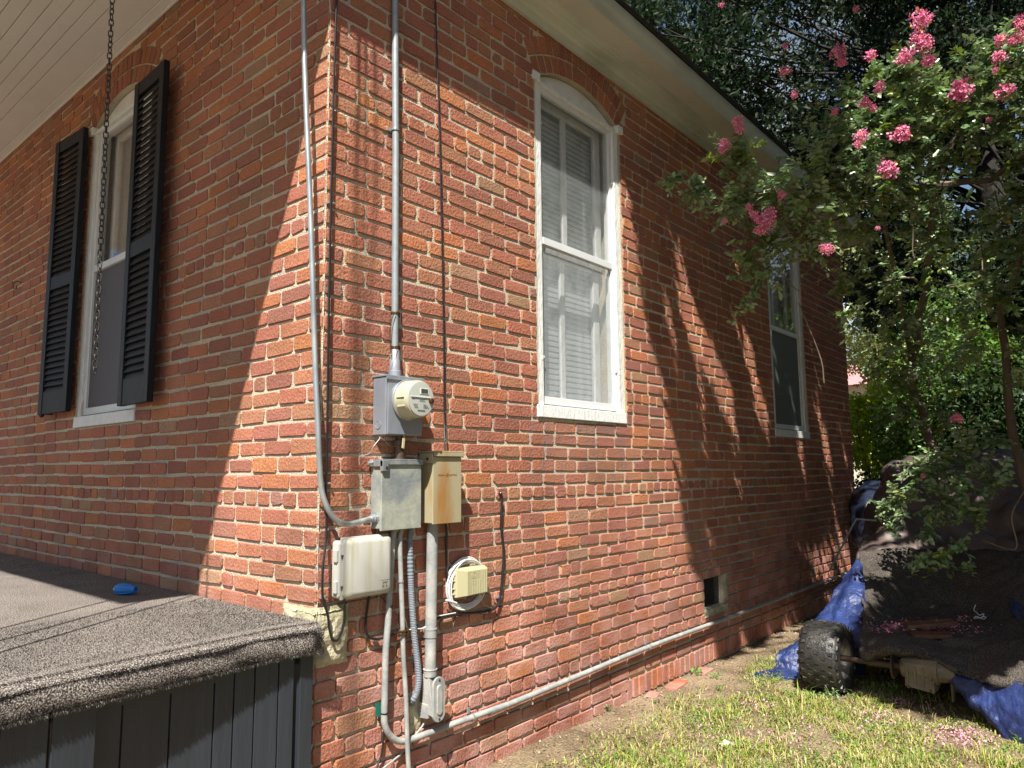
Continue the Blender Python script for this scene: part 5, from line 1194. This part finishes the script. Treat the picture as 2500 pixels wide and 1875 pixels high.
# wet boards on the carpet with pink petals
for k, (a, b, d, w_, lab) in enumerate((((2212, 1532), (2330, 1524), 4.86, .035, 'rear reddish wet board on the draped carpet among petals'), ((2225, 1556), (2322, 1556), 4.76, .035, 'front reddish wet board on the draped carpet among petals'))):
    p, q = Vector(deep(*a, d)), Vector(deep(*b, d-.05)); p.z += .02; q.z += .02; u = (q-p).normalized(); v_ = Vector((0, 0, 1)).cross(u).normalized()*w_; t_ = Vector((0, 0, .012))
    mb = MB(); mb.hull([p-v_-t_*2, q-v_*.8-t_*2, q+v_-t_*1, p+v_*1.1-t_*1], [p-v_, q-v_*.8, q+v_+t_, p+v_*1.1+t_]); tag(mb.build('wet_board', M['wood'], loc=p, bevel=.003), lab, 'board')
pp = []
for (px, py, d, s, k) in ((2175, 1535, 4.98, .075, 260), (2300, 1530, 4.97, .07, 160), (2345, 1500, 5.15, .04, 70), (2340, 1570, 4.86, .07, 90), (2260, 1512, 5.2, .12, 90), (2155, 1570, 4.85, .05, 60), (2410, 1570, 4.8, .06, 30), (2250, 1545, 4.9, .1, 60)):
    u_ = RC.T @ np.array([1, 0, 0]); w_ = RC.T @ np.array([0, .55, -.8]); c = deep(px, py, d); a = r2.normal(size=k)*s; b = r2.normal(size=k)*s*.45; pp.append(c+a[:, None]*u_+b[:, None]*w_+np.array([0, 0, .0]))
P = np.concatenate(pp)
flatRB = RB[:-6].reshape(-1, 3)
for i in range(len(P)):
    d_ = ((flatRB[:, :2]-P[i, :2])**2).sum(1); P[i] = flatRB[d_.argmin()]+r2.normal(size=3)*.012+np.array([0, -.004, .014])
V, F, C_ = leaf_arrays(P, .014, vary((.60, .24, .35), len(P), .25, .1), .9, 1.5, r=r2); np_mesh('petals_on_carpet', V, F, C_, M['petal'], loc=tuple(P.mean(0)), kind='stuff')
mb = MB(); c = Vector(deep(2390, 1505, 5.05)); u_ = Vector(RC.T @ np.array([1, 0, 0])); w_ = Vector(RC.T @ np.array([0, 1, .3]))
P = [c+u_*a+w_*b for a, b in ((-.04, .09), (-.045, .05), (-.02, .03), (0, .01), (.03, .02), (.02, -.01), (-.02, 0), (-.03, -.015), (0, -.01), (.035, -.02), (.05, -.005), (.02, .0))]; mb.tube(smooth_path(P, 5), .0028, 5)
tag(mb.build('string', M['white_cable'], loc=c), 'knotted white string lying on the draped carpet', 'string')
mb = MB(); c = Vector(deep(2170, 1607, 4.7)); mb.tube(smooth_path([c+u_*a+w_*b for a, b in ((-.04, .02), (-.02, -.01), (.01, -.022), (.03, -.01), (.035, .015), (.025, .03))], 5), .003, 5)
tag(mb.build('string', M['white_cable'], loc=c), 'loop of white cord hanging under the carpet edge by the axle', 'string')

# ================================================================== VEGETATION
def branch(mb, p, q, r0, r1, bend=.12, n=7, seed=0):
    r = random.Random(seed); p, q = Vector(p), Vector(q); L = (q-p).length; P = []; rad = []
    for i in range(n+1):
        t = i/n; o = Vector((mn.noise(Vector((t*2.3, seed, 0))), mn.noise(Vector((t*2.3, seed, 5))), mn.noise(Vector((t*2.3, seed, 9)))))*L*bend*math.sin(math.pi*t); P.append(p.lerp(q, t)+o); rad.append(r0+(r1-r0)*t)
    mb.tube(P, r0, 6 if r0 < .03 else 9, radii=rad); return P
# ---- crape myrtle
cmr = np.random.default_rng(21)
base = Vector((1.75, 5.75, .05))
crape = thing('crape_myrtle', 'crape myrtle with pink flower clusters hanging over the right side of the house', 'tree', base)
trunk = MB(); twig = MB()
forks = [deep(2285, 450, 5.6), deep(2240, 760, 6.6), deep(2150, 500, 5.6), deep(2420, 440, 5.2), deep(2000, 520, 5.4), deep(2350, 300, 5.4), deep(2560, 350, 4.6), deep(2230, 1000, 6.6)]
stems = [(base, Vector(deep(2262, 1060, 6.9)), .055, .042), (Vector(deep(2262, 1060, 6.9)), Vector(deep(2225, 880, 6.8)), .042, .036), (Vector(deep(2225, 880, 6.8)), Vector(deep(2262, 700, 6.4)), .036, .032), (Vector(deep(2262, 700, 6.4)), Vector(forks[0]), .032, .026),
         (Vector(deep(2225, 880, 6.8)), Vector(forks[2]), .026, .016), (Vector(forks[0]), Vector(forks[3]), .026, .02), (Vector(forks[3]), Vector(deep(2560, 330, 4.8)), .02, .014), (Vector(forks[0]), Vector(forks[5]), .02, .012), (Vector(forks[0]), Vector(forks[4]), .02, .010), (base+Vector((.15, .1, 0)), Vector(deep(2440, 760, 6.2)), .045, .03), (Vector(deep(2440, 760, 6.2)), Vector(deep(2560, 420, 5.2)), .03, .016),
         (Vector(forks[2]), Vector(deep(1800, 470, 4.9)), .014, .006), (Vector(forks[0]), Vector(deep(2120, 470, 5.1)), .016, .006), (Vector(deep(2262, 700, 6.4)), Vector(deep(2040, 660, 5.3)), .012, .004), (Vector(forks[2]), Vector(deep(1860, 600, 4.9)), .010, .004)]
for k, (a, b_, r0, r1) in enumerate(stems): branch(trunk, a, b_, r0, r1, .10, 8, k+3)
# blobs: px, py, depth, radius(m), number of sprays
blobs = [(1700, 470, 4.8, .16, 16), (1640, 440, 4.7, .10, 6), (1780, 500, 4.8, .24, 30), (1790, 390, 4.9, .22, 26), (1880, 470, 4.9, .28, 38), (1860, 590, 4.8, .22, 26), (1850, 680, 4.75, .20, 20), (1810, 745, 4.7, .09, 5), (1805, 640, 4.75, .14, 9), (1960, 560, 4.9, .30, 34), (1985, 620, 5.0, .2, 14),
         (1980, 420, 5.0, .34, 44), (2080, 350, 5.0, .34, 46), (2060, 240, 5.1, .28, 24), (2160, 290, 5.0, .34, 50), (2180, 190, 5.0, .28, 34), (2250, 230, 4.9, .34, 52), (2330, 300, 4.9, .36, 56), (2400, 220, 4.9, .34, 50), (2450, 300, 4.8, .34, 48), (2500, 200, 4.7, .34, 40), (2420, 150, 4.9, .28, 30), (2520, 90, 4.8, .3, 24),
         (2230, 360, 5.0, .30, 40), (2130, 430, 5.0, .32, 44), (2240, 470, 5.1, .28, 26), (2050, 470, 5.1, .32, 40), (2100, 560, 5.3, .34, 36), (2200, 560, 5.4, .34, 26), (2050, 700, 5.6, .22, 12), (2300, 560, 5.6, .4, 24),
         (2300, 380, 5.1, .22, 18), (2480, 400, 5.0, .25, 18), (2070, 770, 5.8, .2, 8), (2080, 770, 5.2, .08, 3), (2050, 770, 5.0, .06, 3),
         (2480, 620, 5.0, .33, 26), (2400, 600, 5.2, .28, 20), (2500, 820, 5.2, .30, 18), (2350, 850, 5.6, .3, 16), (2470, 500, 5.1, .28, 16), (2520, 960, 5.1, .3, 14),
         (2160, 700, 6.0, .45, 40), (2260, 640, 6.2, .45, 36), (2340, 720, 6.0, .4, 30), (2170, 830, 6.4, .38, 30), (2240, 900, 6.6, .36, 30), (2200, 1000, 6.6, .34, 30), (2150, 920, 6.6, .28, 20), (2310, 860, 6.4, .34, 22), (2290, 1010, 6.4, .30, 22),
         (2430, 730, 4.7, .17, 22), (2390, 700, 4.9, .2, 12), (2340, 1110, 5.4, .26, 26), (2280, 1140, 5.4, .26, 28), (2240, 1160, 5.3, .2, 18), (2300, 1230, 5.2, .22, 20), (2180, 1230, 5.2, .16, 14), (2150, 1245, 5.2, .10, 6), (2330, 1190, 5.2, .22, 18), (2370, 1250, 5.1, .18, 10), (2260, 1300, 5.1, .12, 8), (2170, 1275, 5.2, .1, 6), (2410, 1180, 5.2, .22, 14), (2420, 1080, 5.4, .25, 16),
         (2280, 1370, 4.9, .13, 10), (2330, 1340, 4.9, .1, 6), (2240, 1375, 4.9, .08, 5), (2360, 1380, 4.9, .06, 2)]
PP = []; SZ = []; DR = []; CL = []
for bi, (px, py, d, rad_, ns_) in enumerate(blobs):
    c = deep(px, py, d)
    anchor = Vector(forks[int(np.argmin([np.linalg.norm(np.array(f)-c) for f in forks]))])
    lowset = py > 1050
    for s in range(int(ns_*(1.2 if py < 600 else 1.1))):
        o = cmr.normal(size=3); o = o/np.linalg.norm(o)*rad_*cmr.uniform(.3, 1.15); tip = c+o; dirv = o/np.linalg.norm(o)+np.array([-.25, -.25, -.15]); dirv /= np.linalg.norm(dirv); L = cmr.uniform(.10, .22)
        st = tip-dirv*L
        side_ = np.cross(dirv, [0, 0, 1.]); side_ /= np.linalg.norm(side_)+1e-9
        if s % 2 == 0: twig.tube([tuple(st), tuple((st+tip)/2+np.array([0, 0, .008])), tuple(tip)], .0018, 3, cap=False)
        nl_ = int(cmr.integers(10, 16)); base_c = vary((.19, .27, .125), 1, .35, .1, cmr)[0]
        if cmr.random() < .18: base_c = vary((.15, .21, .045), 1, .2, .1, cmr)[0]
        for q in range(nl_):
            t = (q+.5)/nl_; PP.append(st+dirv*L*t); DR.append(dirv*.5+side_*(1 if q % 2 else -1)*.9); SZ.append(.052*cmr.uniform(.8, 1.15)*(1-.3*(t > .85))); CL.append(base_c*cmr.uniform(.8, 1.2))
    if bi % 2 == 0 and py < 700: branch(twig, anchor.lerp(Vector(c), .15), c, .006, .002, .12, 6, bi)
V, F, C_ = leaf_arrays(np.array(PP), np.array(SZ), np.array(CL), .52, .5, np.array(DR), cmr)
trunk.build('trunk', M['bark'], crape, smooth=True); twig.build('twigs', M['bark'], crape)
tag(np_mesh('crown', V, F, C_, M['leaf'], crape), kind='stuff')
# bare pale twigs seen against the dark wall
for k, pl in enumerate(([(1988, 690, 5.1), (2020, 675, 5.1), (2060, 648, 5.2), (2095, 625, 5.3)], [(1998, 695, 5.1), (1998, 680, 5.1), (2010, 672, 5.1)], [(1905, 660, 5.0), (1930, 695, 5.0), (1950, 710, 5.0)], [(1950, 740, 5.0), (1975, 800, 5.0), (2005, 880, 5.0), (2012, 935, 5.0)], [(2230, 550, 5.0), (2228, 610, 5.0), (2232, 630, 5.0)], [(2200, 1180, 5.1), (2215, 1145, 5.1), (2236, 1130, 5.1)], [(2395, 560, 5.2), (2398, 640, 5.0), (2400, 690, 4.8)], [(2500, 1200, 4.6), (2470, 1260, 4.6), (2480, 1340, 4.6), (2400, 1320, 4.8)])):
    bt_ = MB(); bt_.tube(smooth_path([deep(*p) for p in pl], 5), .004, 5); bt_.build('bare_twig', M['bark'], crape)
# flower clusters
def cluster_mesh(seed):
    r = np.random.default_rng(seed); k = 260; o = r.normal(size=(k, 3)); o /= np.linalg.norm(o, axis=1)[:, None]; o *= (r.uniform(0, 1, (k, 1))**.45); o *= 1+.28*np.sin(o*5+seed)
    V, F, C_ = leaf_arrays(o, .26, vary((.70, .25, .40), k, .3, .12, r), .95, .3, r=r); y_ = r.random(len(C_)//6) < .05; C_[np.repeat(y_, 6)] = (.75, .42, .12)
    me = bpy.data.meshes.new('flower_cluster'); me.from_pydata(V.tolist(), [], F.tolist()); at = me.color_attributes.new('col', 'FLOAT_COLOR', 'POINT'); at.data.foreach_set('color', np.concatenate([C_, np.ones((len(C_), 1))], 1).ravel()); me.update(); me.materials.append(M['petal']); return me
CM = [cluster_mesh(s) for s in range(6)]
FL = [(2049, 128, 20), (2056, 152, 14), (2126, 136, 16), (2250, 47, 25), (2240, 94, 17), (2259, 108, 17), (2215, 136, 20), (2200, 148, 14), (2268, 148, 18), (2441, 96, 15), (2492, 54, 18), (2490, 90, 16), (2470, 100, 11), (2438, 139, 18), (2347, 222, 32), (2454, 224, 22), (2147, 217, 12), (2150, 205, 8), (2113, 250, 14), (2130, 262, 12), (2038, 271, 11), (1917, 174, 13), (1940, 231, 9), (2103, 332, 15), (2095, 352, 11), (2203, 327, 25), (2168, 414, 27), (1800, 296, 14), (1806, 314, 12), (1769, 352, 13), (1763, 368, 9), (1908, 474, 13), (1828, 505, 11), (1838, 522, 11), (1876, 528, 20), (1868, 552, 17), (1855, 562, 13), (1850, 535, 12), (1769, 539, 8), (2143, 557, 6), (2010, 606, 11), (2022, 608, 13), (2336, 1020, 14), (1917, 112, 9), (2090, 22, 9), (2253, 1163, 6), (2415, 292, 7), (2430, 172, 7), (1762, 12, 7)]
for k, (px, py, r_) in enumerate(FL):
    d = 4.55 if px < 1900 else 4.6; s = r_/FPX*d
    o = link_copy(CM[k % 6], 'flower_cluster', crape, deep(px, py, d if py < 1000 else 5.0), (k*1.3, k*.7, k*2.1), (s, s, s*1.05))

# ---- leaf masses of the other trees
def crown(name, parent, centres, nleaf, size, colr, seed, m='leaf_far', amt=.35, ratio=.5, mask=None):
    r = np.random.default_rng(seed); C = np.array([c[:3] for c in centres]); Rr = np.array([c[3] for c in centres]); w = Rr**2; w = w/w.sum()
    k = r.choice(len(C), nleaf, p=w); o = r.normal(size=(nleaf, 3)); o /= np.linalg.norm(o, axis=1)[:, None]; P = C[k]+o*(Rr[k]*r.uniform(.25, 1, nleaf)**.5)[:, None]
    if mask is not None: P = P[mask(P)]; k = k[:len(P)]
    cols = vary(colr, len(P), amt, .12, r); V, F, C_ = leaf_arrays(P, size, cols, ratio, .4, r=r)
    o = np_mesh(name, V, F, C_, M[m], parent); o['kind'] = 'stuff'; return o
def blob_line(pts, r0, r1, n, spread, seed):
    r = np.random.default_rng(seed); o = []
    P = resample(pts, n)
    for p in P: o.append((*(p+r.normal(size=3)*spread), r.uniform(r0, r1)))
    return o
# A: dark evergreen filling the top right, seen from below
rA = np.random.default_rng(31)
treeA = thing('evergreen_tree', 'tall dark evergreen with fine leaves filling the sky beyond the roof edge', 'tree', (2.3, 12.5, .05))
cen = []
while len(cen) < 210:
    px, py = rA.uniform(1500, 2560), rA.uniform(-120, 720); d = rA.uniform(9.5, 14)
    if px < 1560 and py > 100: continue
    if py > 480 and px < 2080: continue
    if (px-2290)**2/70**2+(py-30)**2/50**2 < 1 and rA.random() < .8: continue
    if (px-2420)**2/210**2+(py-440)**2/110**2 < 1 and rA.random() < .92: continue
    if (px-2330)**2/90**2+(py-490)**2/50**2 < 1 and rA.random() < .8: continue
    if (px-2010)**2/90**2+(py-230)**2/60**2 < 1 and rA.random() < .8: continue
    if (px-1900)**2/80**2+(py-90)**2/50**2 < 1 and rA.random() < .7: continue
    cen.append((*deep(px, py, d), rA.uniform(.28, .62)))
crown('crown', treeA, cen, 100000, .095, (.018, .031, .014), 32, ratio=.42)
tb_ = MB(); branch(tb_, (2.3, 12.5, .05), deep(2325, 60, 11), .24, .16, .06, 8, 71)
top_ = Vector(deep(2325, 60, 11)); branch(tb_, top_, deep(2310, -150, 11), .16, .1, .05, 5, 72)
for k, c in enumerate(cen[::2]):
    s_ = top_.lerp(Vector((2.3, 12.3, 3.5)), random.Random(k).uniform(0, .75)); branch(tb_, s_, c[:3], .035, .008, .12, 6, k+80)
tb_.build('trunk', M['bark_dark'], treeA, smooth=True)
# B: the same kind further right/back
treeB = thing('evergreen_tree', 'dark evergreen further right whose boughs show white sky between them', 'tree', (4.6, 13.5, .05))
rB = np.random.default_rng(41); cen = []
while len(cen) < 60:
    px, py = rB.uniform(2150, 2620), rB.uniform(420, 800); d = rB.uniform(10, 15)
    if (px-2380)**2/90**2+(py-640)**2/60**2 < 1 or py < 560: continue
    cen.append((*deep(px, py, d), rB.uniform(.25, .5)))
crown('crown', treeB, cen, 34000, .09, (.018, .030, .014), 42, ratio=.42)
tb_ = MB(); t0 = Vector(deep(2560, 640, 12)); branch(tb_, (4.6, 13.5, .05), t0, .16, .08, .05, 8, 171)
for k, c in enumerate(cen[::2]): branch(tb_, t0.lerp(Vector((4.6, 13.5, 2.5)), random.Random(k).uniform(0, .6)), c[:3], .03, .008, .12, 6, k+180)
tb_.build('trunk', M['bark_dark'], treeB, smooth=True)
# C: sunlit yellow-green shrubs in the middle distance
def bush(name, label, cat, pxr, pyr, dr, nb, rr_, nl_, size, colr, seed, group=None, avoid=None):
    r = np.random.default_rng(seed); cen = []
    while len(cen) < nb:
        px, py = r.uniform(*pxr), r.uniform(*pyr)
        if avoid and avoid(px, py): continue
        cen.append((*deep(px, py, r.uniform(*dr)), r.uniform(*rr_)))
    c = np.mean([q[:3] for q in cen], 0); root = thing(name, label, cat, (c[0], c[1], .05), group)
    crown('crown', root, cen, nl_, size, colr, seed+1)
    t_ = MB()
    for k, q in enumerate(cen[::4]): branch(t_, (c[0]+.1*(k % 5)-.2, c[1]+.1*(k % 3), .05), q[:3], .03, .008, .08, 6, seed+k)
    t_.build('trunk', M['bark'], root, smooth=True); return root
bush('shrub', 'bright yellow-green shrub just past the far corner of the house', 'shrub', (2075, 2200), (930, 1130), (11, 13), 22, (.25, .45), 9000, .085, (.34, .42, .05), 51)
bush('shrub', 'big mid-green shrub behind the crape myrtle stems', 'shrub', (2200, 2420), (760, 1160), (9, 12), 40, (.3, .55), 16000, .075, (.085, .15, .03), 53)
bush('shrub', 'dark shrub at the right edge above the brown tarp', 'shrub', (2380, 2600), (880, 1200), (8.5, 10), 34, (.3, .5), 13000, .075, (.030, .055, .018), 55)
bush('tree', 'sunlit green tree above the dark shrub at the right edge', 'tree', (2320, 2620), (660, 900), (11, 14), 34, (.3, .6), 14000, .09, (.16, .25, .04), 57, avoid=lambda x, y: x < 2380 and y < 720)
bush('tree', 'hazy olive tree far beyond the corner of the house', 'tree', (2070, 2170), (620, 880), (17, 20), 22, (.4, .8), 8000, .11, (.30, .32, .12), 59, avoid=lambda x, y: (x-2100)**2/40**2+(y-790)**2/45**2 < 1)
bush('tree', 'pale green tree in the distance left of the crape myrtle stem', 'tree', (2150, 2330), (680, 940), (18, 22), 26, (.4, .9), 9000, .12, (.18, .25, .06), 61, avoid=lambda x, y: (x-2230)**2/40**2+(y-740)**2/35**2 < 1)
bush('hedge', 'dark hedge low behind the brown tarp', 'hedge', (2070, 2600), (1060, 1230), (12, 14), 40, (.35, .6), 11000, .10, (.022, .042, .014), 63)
# far tree belt closing the view
rf_ = np.random.default_rng(77); cen = []
for k in range(70):
    a = rf_.uniform(-3, 26); cen.append((a, 32+rf_.uniform(-2, 3), rf_.uniform(.8, 4.6+1.5*math.sin(a)), rf_.uniform(.9, 1.7)))
belt = thing('tree_belt', 'belt of trees far behind the yard', 'trees', (10, 32, .05)); crown('crown', belt, cen, 16000, .30, (.075, .12, .04), 78)
# shade tree over and behind the roof edge: only its shadow and boughs above the frame count
def LIM(u):
    return np.interp(u, [2.5, 2.66, 2.80, 3.07, 3.34, 3.7, 4.2, 4.8, 5.4, 30], [3.7, 3.2, 2.25, 1.5, .72, .0, -.3, .1, .75, .75])
rS = np.random.default_rng(91); P = []
while len(P) < 38000:
    q = np.stack([rS.uniform(.6, 4.6, 60000), rS.uniform(-3, 8.5, 60000), rS.uniform(4.7, 8.6, 60000)], 1); u = q[:, 1]+1.58*q[:, 0]; w = q[:, 2]-2.6*q[:, 0]
    rc2 = (RC @ (q-CP).T); py = H/2-FPX*rc2[1]/-rc2[2]; px = W/2+FPX*rc2[0]/-rc2[2]; vis = (rc2[2] < 0) & (py > -40) & (px > 0) & (px < W+60)
    ok = (u > 2.55) & (w > LIM(u)+.1) & ~vis & (u < 9.2)
    q = q[ok][:4000]; uu = q[:, 1]+1.58*q[:, 0]; ww = q[:, 2]-2.6*q[:, 0]; ss = (2.8*uu+ww)/2.97; t2 = (uu-2.8*ww)/2.97
    nz2 = np.array([mn.noise(Vector((a*2.6, b*.42, 3)))+.95*mn.noise(Vector((a*8.5, b*1.0, 8)))+.25*mn.noise(Vector(p)*2) for a, b, p in zip(ss, t2, q)])
    P += list(q[nz2 > -.01-.30*np.clip(ww-2.0, 0, 1)-.06*np.clip(uu-4.8, 0, 2)])
P = np.array(P[:38000])
shade = thing('overhanging_tree', 'dark tree arching over the side yard above the picture', 'tree', (4.9, 6.5, .05))
V, F, C_ = leaf_arrays(P, .11, vary((.03, .05, .02), len(P), .3, .1, rS), .5, .4, r=rS); tag(np_mesh('crown', V, F, C_, M['leaf_far'], shade), kind='stuff')
tb_ = MB(); tk = Vector((4.9, 6.5, .05)); branch(tb_, tk, (4.6, 5.6, 6.), .2, .13, .05, 8, 300)
for k in range(26): branch(tb_, Vector((4.6, 5.6, 6.)).lerp(tk, random.Random(k).uniform(0, .3)), P[k*900], .05, .012, .08, 7, 310+k)
tb_.build('trunk', M['bark_dark'], shade, smooth=True)
# crape boughs right of the frame that dapple the tarps
P = []
while len(P) < 24000:
    q = np.stack([rS.uniform(2.3, 4.2, 20000), rS.uniform(.2, 5.5, 20000), rS.uniform(1.9, 5.2, 20000)], 1); u = q[:, 1]+1.58*q[:, 0]; w = q[:, 2]-2.6*q[:, 0]
    rc2 = (RC @ (q-CP).T); px = W/2+FPX*rc2[0]/-rc2[2]; vis = (rc2[2] < 0) & (px < W+40)
    lo_ = np.interp(u, [4.6, 5.2, 5.7, 6.3, 7.0, 12], [-1.6, -2.9, -3.9, -4.5, -4.9, -5.5]); ok = (w > lo_) & (w < np.where(u > 8.0, -.2, -2.1)) & (u > 4.9) & (u < 10.5) & ~vis
    q = q[ok][:1500]; nz2 = np.array([mn.noise(Vector(p)*2.4) for p in q]); P += list(q[nz2 > -.12])
P = np.array(P[:24000]); V, F, C_ = leaf_arrays(P, .085, vary((.085, .135, .045), len(P), .3, .1, rS), .55, .4, r=rS); tag(np_mesh('outer_boughs', V, F, C_, M['leaf'], crape), kind='stuff')

# distant neighbour with a faded red metal roof
nb = thing('neighbour_house', 'distant house with a faded pinkish red roof between the leaves', 'house', (-.2, 24, .05))
c = deep(2104, 900, 27)
mb = MB(); mb.box((c[0]-2.4, c[1]+.2, .05), (c[0]+4, c[1]+5, c[2]-.55)); mb.build('wall', M['tanwall'], nb)
mb = MB(); mb.hull([(c[0]-2.8, c[1]-.3, c[2]-.6), (c[0]+4.4, c[1]-.3, c[2]-.6), (c[0]+4.4, c[1]+5.3, c[2]-.6), (c[0]-2.8, c[1]+5.3, c[2]-.6)], [(c[0]-2.7, c[1]+2.3, c[2]+.55), (c[0]+4.3, c[1]+2.3, c[2]+.55), (c[0]+4.3, c[1]+2.7, c[2]+.55), (c[0]-2.7, c[1]+2.7, c[2]+.55)]); mb.build('roof', M['pink_roof'], nb)
# trees across the yard, seen only as reflections in the panes
for k, (x, y, s, lab) in enumerate(((9, 9, 2.6, 'broad tree across the side yard, right of the picture'), (10, 2, 2.4, 'round tree across the side yard, level with the porch'), (3, -14, 2.8, 'street tree in front of the house, behind the viewer'))):
    r = np.random.default_rng(400+k); root = thing('yard_tree', lab, 'tree', (x, y, .05)); cen = [(x+r.normal()*s*.45, y+r.normal()*s*.45, 3.2+r.normal()*s*.35, r.uniform(.6, 1.1)) for _ in range(24)]
    crown('crown', root, cen, 7000, .2, (.06, .10, .03), 410+k); mb = MB(); branch(mb, (x, y, .05), (x, y, 3.2), .16, .09, .05, 7, 420+k); mb.build('trunk', M['bark'], root, smooth=True)

hr = np.random.default_rng(500); cen = []  # unseen leaf mass, added to block sky light over the side yard
for k in range(130): cen.append((hr.uniform(4.6, 6.6), hr.uniform(1.8, 15), hr.uniform(.4, 8.5), hr.uniform(.6, 1.0)))
hroot = thing('sky_block_hedge', 'tall dense hedge added outside the picture to keep sky light off the side yard', 'hedge', (5.7, 8, .05)); crown('crown', hroot, cen, 42000, .22, (.02, .034, .014), 501)

# service mast over the roof and the drop wires running out to the street (their shadows fall beside the riser)
sm_ = thing('service_mast', 'grey service mast standing on the roof above the riser', 'mast', (.021, .352, 4.5))
mb = MB(); mb.tube([(.021, .352, 4.34), (.021, .352, 5.15)], .0165, 12); mb.build('pipe', M['galv_dull'], sm_, smooth=True)
mb = MB(); mb.lathe((.021, .352, 5.15), (.35, -.45, .5), [(-.02, .02), (0, .045), (.06, .05), (.10, .03)], 14); mb.build('weatherhead', M['galv_dull'], sm_, smooth=True)
for k, (u, dz, lab) in enumerate(((.165, .0, 'lowest of three black service wires running from the mast to the street'), (.20, .07, 'middle of three black service wires running from the mast to the street'), (.245, .13, 'highest of three black service wires running from the mast to the street'))):
    P = [(.06, .33, 5.16), (.12, .22, 5.02-.05*k), (.20, u-.316-.03*k, 4.70+dz*.5), (.42, u-.664, 4.62+dz)]+[(x, u-1.58*x+.02*k*math.sin(x*3), 4.62+dz+(x-.42)*.30) for x in (.8, 1.3, 2, 3, 5, 8, 12)]
    mb = MB(); mb.tube(smooth_path(P, 5), (.0065, .005, .005)[k], 6); tag(mb.build('service_wire', M['black_cable'], loc=(.42, u-.664, 4.62)), lab, 'wire', 'service wires from the mast')
